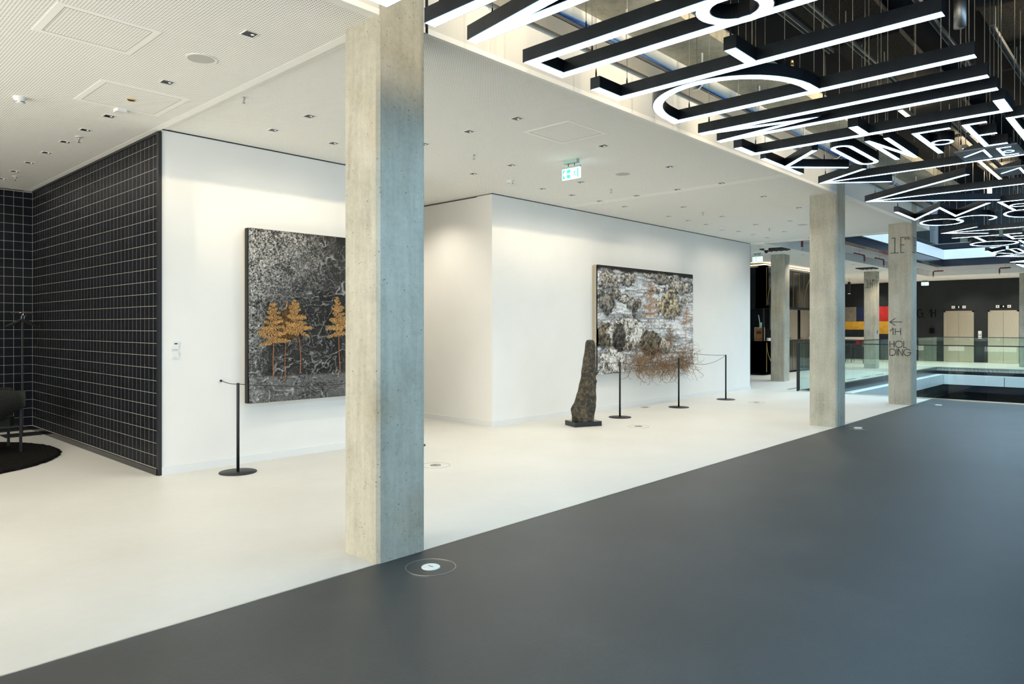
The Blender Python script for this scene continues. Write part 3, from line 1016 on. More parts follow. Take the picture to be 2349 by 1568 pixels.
# lamps of the far ceiling around the atrium and in front of the lifts
far_spot = spot_data.copy()
far_spot.energy = SPOT_W * 2.8
for k, (y, xs, lab) in enumerate(((7.97, (22.5, 24.0, 25.5, 28.5, 30.0, 31.5, 33.0), 'along the left atrium edge, {} past the kiosk column'), (6.6, (34.6, 36.1), 'before the left lift, {} from the atrium'),
                                  (4.9, (34.9, 36.1), 'before the right lift, {} from the atrium'), (2.4, (34.6, 36.1), 'right of the lifts, {} from the atrium'), (10.6, (29.5, 31.8, 34.6, 36.3), 'before the striped painting, {} from the kiosk'))):
    for i, x in enumerate(xs):
        t = downlight(x, y, CEIL, 'small far ceiling downlight ' + lab.format(ORD[i]), 'far ceiling downlights')
        [c for c in t.children if c.type == 'LIGHT'][0].data = far_spot
for i, x in enumerate((0.9, -1.4)):
    for j, y in enumerate((5.2, 8.0, 10.6)):
        downlight(x, y, CEIL, 'square downlight in the lounge ceiling out of view, left of the picture', 'lounge downlights out of view')
# warm linear lamps in the ceiling void, over the letters
for i, (x0, x1, y) in enumerate(((9.75, 10.3, 2.5), (12.5, 15.6, 2.33))):
    lab = ['short warm linear lamp in the dark ceiling void above the light letters', 'long warm linear lamp in the dark ceiling void above the far arrows'][i]
    t = thing('linear_lamp', lab, 'lamp', ((x0 + x1) / 2, y, 4.28), 'warm linear lamps above the letters')
    MB().box(x0, x1, y - 0.035, y + 0.035, 4.285, 4.34).build('lamp_body', 'galv', t)
    MB().box(x0 + 0.01, x1 - 0.01, y - 0.02, y + 0.02, 4.278, 4.285).build('lamp_tube', 'warm_lamp', t)
    for xx in (x0 + 0.1, x1 - 0.1):
        MB().tube([(xx, y, 4.34), (xx, y, 4.62)], 0.004, 6).build('hanger_rod', 'galv', t)
    d = bpy.data.lights.new('linear_lamp_light', 'AREA')
    d.shape = 'RECTANGLE'; d.size = x1 - x0; d.size_y = 0.06; d.energy = TRACK_W * (x1 - x0); d.color = (1.0, 0.82, 0.55); d.spread = PI
    d2 = d.copy(); d2.energy = d.energy * 0.14
    l = bpy.data.objects.new('linear_lamp_light', d2); COL.objects.link(l); l.parent = t; l.location = (0, 0, -0.02)
    l2 = bpy.data.objects.new('linear_lamp_light', d); COL.objects.link(l2); l2.parent = t; l2.location = (0, 0, 0.07); l2.rotation_euler = (PI, 0, 0)

# track spotlights behind the picture edge that throw warm light over the letters onto the bulkhead
for i, x in enumerate((1.6, 3.2, 4.8, 6.4, 8.2, 10.2)):
    t = thing('track_spotlight', 'black track spotlight under the dark ceiling out of view, {} from the camera'.format(ORD[i]), 'spotlight', (x, -0.5, 4.25), 'track spotlights')
    MB().lathe((x, -0.5, 4.18), [(0.04, 0), (0.045, 0.02), (0.045, 0.16)], 16).build('lamp_head', 'black_metal', t)
    MB().tube([(x, -0.5, 4.34), (x, -0.5, 4.62)], 0.012, 8).build('stem', 'black_metal', t)
    d = bpy.data.lights.new('track_spot_light', 'SPOT')
    d.energy = BULK_W; d.color = (1.0, 0.83, 0.57); d.spot_size = math.radians(44); d.spot_blend = 0.5; d.shadow_soft_size = 0.04
    l = bpy.data.objects.new('track_spot_light', d); COL.objects.link(l); l.parent = t
    l.location = (0, 0.06, -0.02); l.rotation_euler = (math.radians(96), 0, 0)

# suspended strut channels, rods, cables and fire sprinklers in the ceiling void
struts = [(4.4, 7.2, 2.45), (5.6, 9.6, 2.24), (10.5, 16.8, 2.15), (3.2, 9.0, 1.55), (7.6, 16.8, 1.2)]
for i, (x0, x1, y) in enumerate(struts):
    t = thing('strut_channel', ['suspended steel strut channel above the A and F', 'suspended steel strut channel above the P and M', 'long suspended strut channel above the far arrows',
                                'strut channel hung above the upper ends of the large word', 'strut channel above the smaller word near the right picture edge'][i], 'channel', ((x0 + x1) / 2, y, 4.3), 'suspended strut channels')
    prof = [(-0.02, 0), (-0.02, -0.04), (0.02, -0.04), (0.02, 0)]
    mb = MB()
    mb.box(x0, x1, y - 0.022, y - 0.018, 4.26, 4.30).box(x0, x1, y + 0.018, y + 0.022, 4.26, 4.30).box(x0, x1, y - 0.022, y + 0.022, 4.298, 4.302)
    mb.joined().build('channel', 'galv', t)
    for k in range(int((x1 - x0) / 1.2) + 1):
        xx = x0 + 0.15 + k * 1.2
        if xx < x1:
            MB().tube([(xx, y, 4.30), (xx, y, 4.62)], 0.005, 6).build('threaded_rod', 'galv', t)
for i, (x, y) in enumerate(((5.55, 2.35), (7.35, 1.4))):
    t = MB().lathe((x, y, 4.26), [(0.05, 0), (0.05, 0.2), (0.048, 0.36)], 20).build('spot_cylinder', 'galv', smooth=True)
    tag(t, ['short round steel can lamp hung between the A and F letters', 'round steel can lamp above the small 1E sign'][i], 'can lamp', 'steel cans in the ceiling void')
tray = thing('cable_tray', 'narrow grey cable tray with blue and green cables along the bulkhead top', 'cable tray', (8, 3.72, 4.1))
mb = MB()
mb.box(X_IN + 5, 17.3, 3.66, 3.664, 4.10, 4.14).box(X_IN + 5, 17.3, 3.86, 3.864, 4.10, 4.14).box(X_IN + 5, 17.3, 3.66, 3.864, 4.10, 4.103)
mb.joined().build('tray', 'galv', tray)
for k, (dy, mt, r) in enumerate(((0.03, 'blue_cable', 0.007), (0.050, 'blue_cable', 0.007), (0.068, 'green_cable', 0.007), (0.09, 'blue_cable', 0.006))):
    path = [(X_IN + 5 + i * 0.6, 3.66 + dy - 0.05 + 0.012 * math.sin(i * 1.3 + k), 4.135 + 0.012 * math.sin(i * 0.9 + 2 * k)) for i in range(29)]
    MB().tube(path, r, 6).build('cable', mt, tray)
for k in range(12):
    xx = 1.2 + k * 1.4
    MB().tube([(xx, 3.62, 4.46), (xx, 3.62, 4.12), (xx, 3.66, 4.09), (xx, 3.72, 4.09)], 0.009, 6).build('tray_hook', 'white_plastic', tray)


def sprinkler(name, label, x, y, zc, mat='galv', plate=True, group=None, drop=0.055):
    t = thing(name, label, 'sprinkler', (x, y, zc), group)
    if plate:
        MB().lathe((x, y, zc - 0.006), [(0.034, 0.0), (0.040, 0.006)], 20).build('escutcheon', 'white_plastic', t)
    b = MB()
    b.lathe((x, y, zc - drop + 0.025), [(0.010, 0), (0.012, 0.012), (0.010, drop - 0.03)], 10)
    b.tube([(x, y - 0.011, zc - drop + 0.03), (x, y - 0.014, zc - drop + 0.012), (x, y, zc - drop - 0.004)], 0.003, 5)
    b.tube([(x, y + 0.011, zc - drop + 0.03), (x, y + 0.014, zc - drop + 0.012), (x, y, zc - drop - 0.004)], 0.003, 5)
    b.joined().build('sprinkler_body', mat, t)
    MB().lathe((x, y, zc - drop - 0.008), [(0.017, 0), (0.017, 0.002)], 14).build('deflector', mat, t)
    return t


gs = 'ceiling sprinkler heads'
for lab, x, y, zc in (('steel sprinkler head left of the foreground column top', 3.12, 6.30, Z2), ('steel sprinkler head in the lounge ceiling nearer the white wall corner', 2.49, 8.88, CEIL),
                      ('steel sprinkler head in the lounge ceiling near the far tiled corner', 2.54, 11.88, CEIL), ('steel sprinkler head right of the column, before the wall corner', 6.10, 6.33, Z2),
                      ('steel sprinkler head right of the green exit sign', 9.09, 6.38, Z2), ('steel sprinkler head in the ceiling above the root painting', 12.07, 6.41, Z2),
                      ('steel sprinkler head in the ceiling near the end of the white wall', 15.06, 6.43, Z2)):
    sprinkler('sprinkler_head', lab, x, y, zc, group=gs)
sprinkler('sprinkler_head', 'brass sprinkler head hanging in the dark void above the curved P', 7.06, 2.78, 4.25, 'brass', False, gs)

for lab, x, y, zc in (('round white smoke detector in the lounge ceiling', 1.69, 7.75, CEIL), ('round white smoke detector before the corner of the right white wall', 7.56, 7.09, Z2), ('small smoke detector above the far part of the white wall', 14.29, 7.15, Z2)):
    t = thing('smoke_detector', lab, 'smoke detector', (x, y, zc), 'smoke detectors')
    MB().lathe((x, y, zc - 0.022), [(0.050, 0), (0.055, 0.006), (0.055, 0.022)], 28).build('mounting_base', 'white_plastic', t)
    MB().lathe((x, y, zc - 0.058), [(0.022, 0), (0.040, 0.008), (0.046, 0.036)], 28).build('sensor_dome', 'white_plastic', t)
    for a in range(4):
        aa = a * PI / 2 + 0.4
        MB().tube([(x + 0.044 * math.cos(aa + d), y + 0.044 * math.sin(aa + d), zc - 0.046) for d in (-0.45, -0.2, 0, 0.2, 0.45)], 0.003, 5).build('vent_slot', 'black_paint', t)

for lab, x, y, zc in (('large round ceiling speaker above the lounge', 2.42, 5.59, CEIL), ('round ceiling speaker right of the exit sign', 8.30, 5.63, Z2), ('round ceiling speaker beside the second column', 15.01, 5.69, Z2)):
    t = thing('ceiling_speaker', lab, 'speaker', (x, y, zc), 'round ceiling speakers')
    MB().ring((x, y), 0.098, 0.115, zc - 0.005, zc + 0.002, 40).build('rim', 'white_plastic', t)
    MB().lathe((x, y, zc - 0.003), [(0.096, 0), (0.098, 0.003)], 40).build('grille', 'cream_plastic', t)
o = MB().lathe((2.41, 7.06, CEIL - 0.012), [(0.030, 0), (0.036, 0.004), (0.036, 0.012)], 24).build('round_marker', 'brass')
tag(o, 'small orange disc on the perforated lounge ceiling', 'disc')
o = MB().bevel_box(2.40, 2.50, 7.42, 7.52, CEIL - 0.03, CEIL, 0.01).build('motion_sensor', 'white_plastic')
tag(o, 'small white sensor box on the lounge ceiling', 'sensor')


def hatch(label, x0, x1, y0, y1, zc):
    t = thing('ceiling_hatch', label, 'hatch', ((x0 + x1) / 2, (y0 + y1) / 2, zc), 'perforated ceiling access hatches')
    b = 0.052
    MB().ribbon([(x0 + b / 2, y0 + b / 2), (x1 - b / 2, y0 + b / 2), (x1 - b / 2, y1 - b / 2), (x0 + b / 2, y1 - b / 2)], b, zc - 0.003, zc, True).build('hatch_frame', 'ceil_plain', t)
    MB().ribbon([(x0 + b, y0 + b), (x1 - b, y0 + b), (x1 - b, y1 - b), (x0 + b, y1 - b)], 0.004, zc - 0.0035, zc, True).build('hatch_gap', 'grout', t)
    MB().box(x0 + b, x1 - b, y0 + b, y1 - b, zc - 0.002, zc).build('hatch_panel', 'perf', t)


hatch('square perforated access hatch, upper left in the lounge ceiling', 1.36, 2.01, 5.28, 5.92, CEIL)
hatch('square perforated access hatch with the orange disc in the lounge ceiling', 2.04, 2.78, 6.67, 7.44, CEIL)
hatch('square perforated access hatch in the gallery ceiling before the exit sign', 5.77, 6.45, 4.57, 5.22, Z2)


def exit_sign(label, x, y, zc, side):
    t = thing('exit_sign', label, 'exit sign', (x, y, zc), 'green exit signs')
    hw = 0.145
    MB().box(x - 0.03, x + 0.03, y - 0.105, y + 0.105, zc - 0.045, zc).build('ceiling_mount', 'exit_body', t)
    for dy in (-0.05, 0.05):
        MB().tube([(x, y + dy, zc - 0.045), (x, y + dy, zc - 0.085)], 0.005, 8).build('hanger', 'black_metal', t)
    MB().box(x - 0.014, x + 0.014, y - hw, y + hw, zc - 0.105, zc - 0.082).build('lamp_rail', 'exit_body', t)
    p = MB().box(x - 0.008, x + 0.008, y - hw, y + hw, zc - 0.245, zc - 0.105).build('sign_panel', 'exit_face', t)
    f = on_x(x - 0.008, y + hw)
    MB().ribbon([(0.012, zc - 0.232), (0.012, zc - 0.235)], 0.001, 0.0, 0.001, mapf=f)
    # green field left with white arrow: built as the green surround of the arrow; green door and figure on the right
    def patch(name, poly):
        mb = MB()
        n = len(poly)
        mb.add([f(a, zc - 0.245 + b, 0.0006) for a, b in poly] + [f(a, zc - 0.245 + b, 0.0016) for a, b in poly],
               [tuple(range(n)), tuple(range(2 * n - 1, n - 1, -1))] + [(i, i + n, (i + 1) % n + n, (i + 1) % n) for i in range(n)])
        mb.build(name, 'exit_green', p)
    patch('green_corner', [(0.012, 0.015), (0.060, 0.015), (0.022, 0.062), (0.012, 0.070)])
    patch('green_corner', [(0.012, 0.125), (0.060, 0.125), (0.022, 0.078), (0.012, 0.070)])
    patch('green_corner', [(0.085, 0.015), (0.135, 0.015), (0.135, 0.058), (0.070, 0.058)])
    patch('green_corner', [(0.085, 0.125), (0.135, 0.125), (0.135, 0.083), (0.070, 0.083)])
    patch('door_mark', [(0.245, 0.015), (0.265, 0.015), (0.265, 0.125), (0.245, 0.125)])
    mb = MB()
    for st in ([(0.205, 0.105), (0.200, 0.070), (0.180, 0.045), (0.165, 0.048)], [(0.200, 0.070), (0.222, 0.042), (0.215, 0.018)], [(0.180, 0.078), (0.203, 0.093), (0.225, 0.075)]):
        mb.ribbon([(a, zc - 0.245 + b) for a, b in st], 0.010, 0.0006, 0.0016, mapf=f)
    mb.joined().build('running_figure', 'exit_green', p)


exit_sign('green lit exit sign with arrow hanging from the gallery ceiling', 7.16, 5.64, Z2, -1)
exit_sign('small lit exit sign before the black bar kiosk', 19.7, 8.75, CEIL, -1)
exit_sign('far lit exit sign at the dark wall left of the lifts', 36.3, 8.28, CEIL, -1)

# ------------------------------------------------------------------ paintings with real relief


def vnoise(nu, nv, fu, fv, seed):
    r = np.random.default_rng(seed)
    g = r.random((int(fv) + 3, int(fu) + 3))
    u = np.linspace(0, fu, nu); v = np.linspace(0, fv, nv)
    iu = u.astype(int); iv = v.astype(int)
    a = u - iu; b = v - iv
    a = a * a * (3 - 2 * a); b = b * b * (3 - 2 * b)
    A, B_ = np.meshgrid(a, b)
    IU, IV = np.meshgrid(iu, iv)
    return (g[IV, IU] * (1 - A) * (1 - B_) + g[IV, IU + 1] * A * (1 - B_) + g[IV + 1, IU] * (1 - A) * B_ + g[IV + 1, IU + 1] * A * B_)


def fbm(nu, nv, fu, fv, seed, octs=5):
    o = np.zeros((nv, nu)); amp = 1; tot = 0
    for k in range(octs):
        o += amp * vnoise(nu, nv, fu * 2 ** k, fv * 2 ** k, seed + k); tot += amp; amp *= 0.55
    return o / tot


def ss(x, a, b):
    t = np.clip((x - a) / (b - a), 0, 1)
    return t * t * (3 - 2 * t)


def relief(name, mat, parent, x0, x1, z0, z1, yf, H, C):
    nv, nu = H.shape
    xs = np.linspace(x0, x1, nu); zs = np.linspace(z0, z1, nv)
    X, Z = np.meshgrid(xs, zs)
    Yv = yf - H
    off = np.array(WLOC[parent.name])
    co = np.stack([X, Yv, Z], -1).reshape(-1, 3) - off
    idx = np.arange(nu * nv).reshape(nv, nu)
    q = np.stack([idx[:-1, :-1], idx[:-1, 1:], idx[1:, 1:], idx[1:, :-1]], -1).reshape(-1, 4)
    me = bpy.data.meshes.new(name)
    me.from_pydata(co.tolist(), [], q.tolist())
    ca = me.color_attributes.new('pigment', 'FLOAT_COLOR', 'POINT')
    cc = np.ones((nv * nu, 4)); cc[:, :3] = C.reshape(-1, 3)
    ca.data.foreach_set('color', cc.ravel())
    me.polygons.foreach_set('use_smooth', [True] * len(me.polygons))
    me.materials.append(mat)
    o = bpy.data.objects.new(name, me)
    COL.objects.link(o)
    o.parent = parent
    return o


def fern(parent, x, zb, zs, zt, y, half, mat, seed, lean=0.0, stemmat='stem', npin=11):
    """pressed fern: stem from zb to zt, fronds from zs upward, largest at the bottom"""
    r = random.Random(seed)
    def sp(t):
        z = zb + (zt - zb) * t
        return Vector((x + lean * t * t + 0.006 * math.sin(t * 9 + seed), y, z))
    st = MB().tube([sp(k / 14) for k in range(15)], [0.0055 - 0.004 * k / 14 for k in range(15)], 5).build('fern_stem', stemmat, parent)
    mb = MB()
    t0 = (zs - zb) / (zt - zb)
    for i in range(npin):
        q_ = i / npin
        t = t0 + (1 - t0) * q_ ** 0.95
        for sd in (-1, 1):
            L = half * (1 - q_) ** 0.95 * r.uniform(0.72, 1.12) * (0.95 if i else 0.9) + 0.02
            base = sp(min(1, t + 0.012 * sd + r.uniform(-0.012, 0.012)))
            ang = math.radians(-8 + 52 * q_ + r.uniform(-16, 20))
            bend = r.uniform(-0.35, 0.25)
            n = max(3, int(L / 0.0155))
            prev = base
            for k in range(n):
                f = k / n
                a2 = ang + bend * f
                d = Vector((sd * math.cos(a2), -0.10 + 0.10 * r.random(), math.sin(a2))).normalized()
                nx = prev + d * (L / n)
                up = Vector((-d.z * sd, 0, d.x * sd))
                mb.add([prev, nx, nx + up * 0.003, prev + up * 0.003], [(0, 1, 2, 3)])
                ll = (0.040 * (1 - f) ** 0.55 * (L / 0.2) ** 0.45 + 0.010) * r.uniform(0.75, 1.15)
                for s2 in (-1, 1):
                    th = 0.55 + r.uniform(-0.2, 0.3)
                    e = (up * s2 * math.cos(th) + d * math.sin(th)).normalized()
                    wv = d * 0.0052
                    tip = prev + e * ll + Vector((0, -0.016 * r.random(), 0))
                    mid = prev + e * ll * 0.45
                    mb.add([prev - wv * 0.4, mid - wv, tip, mid + wv, prev + wv * 0.4], [(0, 1, 2, 3, 4)])
                prev = nx
    o = mb.joined().build('fern_frond', mat, parent)
    return o


# --- dark canvas with three upright ferns
P1 = thing('fern_painting', 'large dark cracked canvas with dried orange ferns on the left white wall', 'painting', (4.95, WALL, 0.7))
x0, x1, z0, z1 = 3.94, 5.98, 0.705, 2.745
MB().box(x0 + 0.01, x1 - 0.01, 7.885, WALL, z0 + 0.01, z1 - 0.01).build('canvas_stretcher', 'canvas', P1)
N1 = 400
u = np.linspace(0, 1, N1); U, V = np.meshgrid(u, u)
n_big = fbm(N1, N1, 4, 4, 1); n_mid = fbm(N1, N1, 16, 16, 8, 5); n_fine = fbm(N1, N1, 120, 120, 20, 2)


def warp(F, a, seed, f=7):
    """domain-warped copy of a field"""
    nv_, nu_ = F.shape
    dx = ((fbm(nu_, nv_, f, f, seed) - 0.5) * a * nu_).astype(int); dz = ((fbm(nu_, nv_, f, f, seed + 50) - 0.5) * a * nv_).astype(int)
    J, I = np.meshgrid(np.arange(nu_), np.arange(nv_))
    return F[np.clip(I + dz, 0, nv_ - 1), np.clip(J + dx, 0, nu_ - 1)]


rid = np.zeros_like(U)
for k, (f, g, s_) in enumerate(((5, 9, 51), (9, 14, 61), (16, 22, 71), (26, 40, 81))):
    nn = warp(fbm(N1, N1, f, g, s_, 2), 0.16, 500 + 7 * k)
    rid = np.maximum(rid, (1 - np.abs(nn - 0.5) / (0.016 + 0.004 * k)).clip(0, 1) * (1.0 - 0.12 * k) * ss(fbm(N1, N1, 5, 5, 191 + k, 3), 0.40 + 0.03 * k, 0.60))
zone = ss(n_big, 0.40, 0.62)
tl = np.clip(1 - np.hypot((U - 0.08) / 0.50, (V - 0.98) / 0.50), 0, 1) + 0.75 * np.clip(1 - np.hypot((U - 0.0) / 0.13, (V - 0.5) / 0.9), 0, 1)
grit = rng.random((N1, N1))
white = np.clip(tl * ss(0.5 * n_fine + 0.3 * n_mid + 0.35 * grit, 0.48, 0.78) * 1.25 + 0.30 * zone * ss(0.6 * n_fine + 0.4 * grit, 0.66, 0.85) + (grit > 0.9965) * 0.9, 0, 1)
band = ss(V, 0.155, 0.135) * (0.6 + 0.4 * n_mid)
crack = (1 - np.abs(warp(fbm(N1, N1, 9, 16, 101, 3), 0.1, 611) - 0.5) / 0.03).clip(0, 1)
H1 = 0.030 + 0.022 * rid + 0.012 * n_mid + 0.006 * n_fine + 0.016 * band - 0.012 * crack * band
lum = 0.012 + 0.030 * n_mid + 0.018 * zone + 0.40 * rid + 0.62 * white + 0.12 * band * (1 - crack) + 0.03 * (grit - 0.5) * zone
edge = np.minimum.reduce([U, 1 - U, V, 1 - V])
lum = np.clip(lum, 0.008, 0.7) * (1 - 0.3 * np.exp(-edge / 0.012))
C1 = np.stack([lum * 1.0, lum * 0.97, lum * 0.90], -1)
relief('paint_relief', mat_vcol('dark_impasto', 0.75, 70, 0.55, 0.7), P1, x0, x1, z0, z1, 7.885, H1, C1)
MB().ribbon([(x0, 7.90), (x1, 7.90)], 0.07, z0, z1).build('canvas_edge', M['far_dark'], P1)
YF = 7.825
fern(P1, 4.242, 1.00, 1.43, 1.90, YF, 0.23, 'fern', 3, -0.01)
fern(P1, 4.40, 0.96, 1.48, 1.92, YF + 0.012, 0.15, 'fern_dark', 9, 0.02)
fern(P1, 4.60, 1.03, 1.52, 1.93, YF, 0.22, 'fern', 5, -0.11)
fern(P1, 5.155, 1.00, 1.52, 1.97, YF, 0.22, 'fern', 8, -0.05)
fern(P1, 5.60, 1.02, 1.5, 1.9, YF, 0.19, 'fern', 12, 0.03)

# --- rocky grey canvas with roots
P2 = thing('root_painting', 'large grey and white rocky canvas with dry roots spilling from its foot', 'painting', (12.5, WALL, 0.7))
x0, x1, z0, z1 = 10.74, 14.32, 0.70, 2.75
MB().box(x0 + 0.01, x1 - 0.01, 7.875, WALL, z0 + 0.01, z1 - 0.01).build('canvas_stretcher', 'canvas', P2)
NU, NV = 420, 250
U, V = np.meshgrid(np.linspace(0, 1, NU), np.linspace(0, 1, NV))
nm = fbm(NU, NV, 26, 15, 201); nf = fbm(NU, NV, 90, 52, 221, 3); nb = fbm(NU, NV, 8, 5, 231)
streak = fbm(NU, NV, 10, 60, 241, 4)
grit2 = rng.random((NV, NU))
water = 0.40 + 0.42 * ss(streak, 0.3, 0.7)
Cw = np.stack([water * 0.96, water * 0.97, water * 0.97], -1)
H2 = 0.02 + 0.012 * nm + 0.006 * streak
C2 = Cw.copy()


def tu(zx):
    t = (zx - 415) / 785.0
    return 0.79 * t / (1 - 0.21 * t)


def tv(zx, zy):
    t = (zx - 415) / 785.0
    top, bot = 165 + 80 * t, 1060 - 62 * t
    return 1 - (zy - top) / (bot - top)


rocks = [(510, 290, 95, 72, .52, 0), (670, 280, 62, 62, .45, 0), (850, 250, 45, 32, .75, 0), (940, 288, 72, 56, .42, 0), (1110, 345, 100, 88, .48, 0), (925, 372, 62, 36, .85, 0),
         (480, 470, 78, 88, .30, 0), (560, 405, 46, 46, .34, 0), (640, 440, 52, 36, .62, 0), (725, 485, 58, 54, .36, 0), (1140, 455, 32, 36, .70, 0), (1020, 495, 98, 130, .55, 1),
         (470, 745, 64, 100, .26, 1), (540, 880, 60, 40, .6, 0), (690, 725, 165, 128, .82, 0), (590, 760, 48, 110, .16, 0), (855, 800, 92, 120, .22, 1), (530, 965, 125, 100, .86, 0), (800, 960, 42, 60, .7, 0), (980, 830, 60, 70, .45, 0)]
for i, (cx, cy, rx, ry, br, warm) in enumerate(rocks):
    cu, cv = tu(cx), tv(cx, cy)
    ru = (tu(cx + rx) - tu(cx - rx)) / 2
    rv = ry / 860.0
    d = np.hypot((U - cu) / ru, (V - cv) / rv) + 1.0 * (warp(nb, 0.1, 700 + i) - 0.5) + 0.9 * (nm - 0.5)
    m_in = ss(d, 1.0, 0.82)
    line = np.exp(-((d - 1.0) / 0.09) ** 2) * ss(warp(nm, 0.1, 760 + i), 0.30, 0.62)
    grain = ss(nf * 0.42 + nm * 0.40 + 0.25 * grit2, 0.36, 0.70)
    shade = br * (0.10 + 1.45 * grain) * (0.65 + 0.5 * (V - cv + rv) / (2 * rv)).clip(0.45, 1.15)
    col = np.stack([shade * (1.04 + 0.05 * warm), shade * (0.97 - 0.02 * warm), shade * (0.86 - 0.16 * warm)], -1)
    C2 = C2 * (1 - m_in[..., None]) + col * m_in[..., None]
    C2 = C2 * (1 - 0.95 * line[..., None]) + np.array([0.035, 0.034, 0.032]) * (0.95 * line[..., None])
    H2 += m_in * (0.030 * np.sqrt(np.clip(1 - (d / 1.05) ** 2, 0, 1)) + 0.014 * (nf - 0.5))
topdark = ss(V + 0.06 * (nm - 0.5), 0.945, 0.975)
C2 = C2 * (1 - topdark[..., None]) + np.array([0.035, 0.032, 0.03]) * topdark[..., None]
dk = np.maximum.reduce([(1 - np.abs(warp(fbm(NU, NV, f_, g_, 261 + f_, 3), 0.12, 800 + f_) - 0.5) / w_).clip(0, 1) for f_, g_, w_ in ((13, 9, 0.02), (26, 18, 0.03), (44, 26, 0.035))]) * 0.72
C2 = C2 * (1 - dk[..., None]) + np.array([0.04, 0.037, 0.033]) * dk[..., None]
relief('paint_relief', mat_vcol('pale_impasto', 0.7, 40, 0.6, 0.9), P2, x0, x1, z0, z1, 7.875, H2, (C2.clip(0, 1) ** 1.25 * 1.3).clip(0, 0.92))
MB().ribbon([(x0, 7.905), (x1, 7.905)], 0.06, z0, z1).build('canvas_edge', 'canvas', P2)
YF = 7.80
fern(P2, x0 + tu(850) * 3.58, z0 + tv(850, 700) * 2.05, z0 + tv(850, 570) * 2.05, z0 + tv(850, 275) * 2.05, YF, 0.40, 'fern_rust', 21, 0.0, npin=8)
fern(P2, x0 + tu(1130) * 3.58, z0 + tv(1130, 800) * 2.05, z0 + tv(1130, 620) * 2.05, z0 + tv(1150, 500) * 2.05, YF, 0.26, 'fern_rust', 22, 0.06, npin=5)
fern(P2, x0 + tu(1010) * 3.58, z0 + tv(1010, 850) * 2.05, z0 + tv(1010, 780) * 2.05, z0 + tv(1000, 650) * 2.05, YF, 0.22, 'fern_dark', 23, -0.02, npin=6)
rootmb = MB()
rr = random.Random(5)
for i in range(480):
    if i < 370:
        cx = rr.gauss(0.0, 1.0) * 0.19 + 0.60
        u0 = min(0.97, max(0.22, cx)); v0 = abs(rr.gauss(0, 0.10))
    else:
        u0 = rr.uniform(0.30, 0.42) if i < 420 else rr.uniform(0.78, 0.97); v0 = rr.uniform(0.0, 0.22)
    p = Vector((x0 + u0 * 3.58, YF - rr.uniform(0.0, 0.10), z0 + v0 * 2.05 + (0.0 if i % 3 else -0.06)))
    d = Vector((rr.uniform(-1, 1), rr.uniform(-0.25, 0.1), rr.uniform(-0.9, 0.9))).normalized()
    path = [p.copy()]
    curl = Vector((rr.uniform(-1, 1), rr.uniform(-1, 1), rr.uniform(-1, 1))) * rr.uniform(0.2, 0.8)
    n = rr.randint(6, 12)
    for k in range(n):
        d = (d + curl.cross(d) * 0.6 + Vector((rr.uniform(-.3, .3), rr.uniform(-.15, .15), rr.uniform(-.35, .22)))).normalized()
        p = p + d * 0.042
        p.y = min(7.83, max(7.55, p.y)); p.z = max(0.42, p.z)
        path.append(p.copy())
    r0 = rr.uniform(0.0022, 0.0058)
    rootmb.tube(path, [r0 * (1 - 0.6 * k / n) for k in range(n + 1)], 5)
o = rootmb.build('root_tangle', 'root', P2)
o['kind'] = 'stuff'
o['label'] = 'tangle of dry brown roots'

# ------------------------------------------------------------------ rope barriers
st0 = None
gr = 'black rope stanchions'


def stanchion(x, y, label):
    global st0
    if st0 is None:
        t = thing('rope_stanchion', label, 'stanchion', (x, y, 0), gr)
        MB().lathe((x, y, 0), [(0.196, 0), (0.198, 0.004), (0.196, 0.010), (0.05, 0.014)], 48).build('base_plate', 'black_metal', t, True)
        MB().lathe((x, y, 0.012), [(0.0165, 0), (0.0165, 0.962), (0.013, 0.968)], 20).build('post', 'black_metal', t, True)
        st0 = t
        return t
    return copy_thing(st0, (x, y, 0), label)


stanchion(3.655, 7.519, 'slim black rope stanchion before the dark fern painting')
stanchion(6.05, 7.50, 'slim black rope stanchion hidden behind the foreground column')
stanchion(10.449, 7.147, 'slim black rope stanchion just right of the bronze sculpture')
stanchion(12.539, 7.181, 'slim black rope stanchion standing before the hanging roots')
stanchion(14.59, 7.199, 'slim black rope stanchion farthest along the right white wall')


def rope(label, a, b, sag):
    A, B_ = Vector(a), Vector(b)
    n = 16
    path = [A.lerp(B_, i / n) - Vector((0, 0, sag * 4 * (i / n) * (1 - i / n))) for i in range(n + 1)]
    o = MB().tube(path, 0.0042, 6).build('barrier_rope', 'black_metal')
    tag(o, label, 'rope', 'thin black barrier ropes')


def knob(label, x):
    o = MB().tube([(x, WALL + 0.001, 0.98), (x, WALL - 0.012, 0.98), (x, WALL - 0.02, 0.98)], [0.013, 0.013, 0.010], 14).build('rope_wall_knob', 'black_metal')
    tag(o, label, 'wall knob', 'black rope knobs on the wall')


knob('small black rope knob on the white wall left of the fern painting', 3.67)
knob('small black rope knob on the wall hidden behind the bronze sculpture', 10.47)
knob('small black rope knob on the wall right of the root painting', 14.6)
rope('short black rope from the wall to the stanchion by the fern painting', (3.67, WALL - 0.02, 0.98), (3.655, 7.52, 0.968), 0.012)
rope('long black rope across the front of the fern painting', (3.655, 7.519, 0.968), (6.05, 7.50, 0.968), 0.08)
rope('short black rope emerging behind the bronze sculpture', (10.47, WALL - 0.02, 0.98), (10.449, 7.147, 0.965), 0.03)
rope('black rope across the root painting between its first two stanchions', (10.449, 7.147, 0.965), (12.539, 7.181, 0.968), 0.10)
rope('sagging black rope right of the hanging roots to the last stanchion', (12.539, 7.181, 0.968), (14.59, 7.199, 0.968), 0.16)
rope('taut black rope from the last stanchion to the wall', (14.59, 7.199, 0.968), (14.6, WALL - 0.02, 0.98), 0.01)

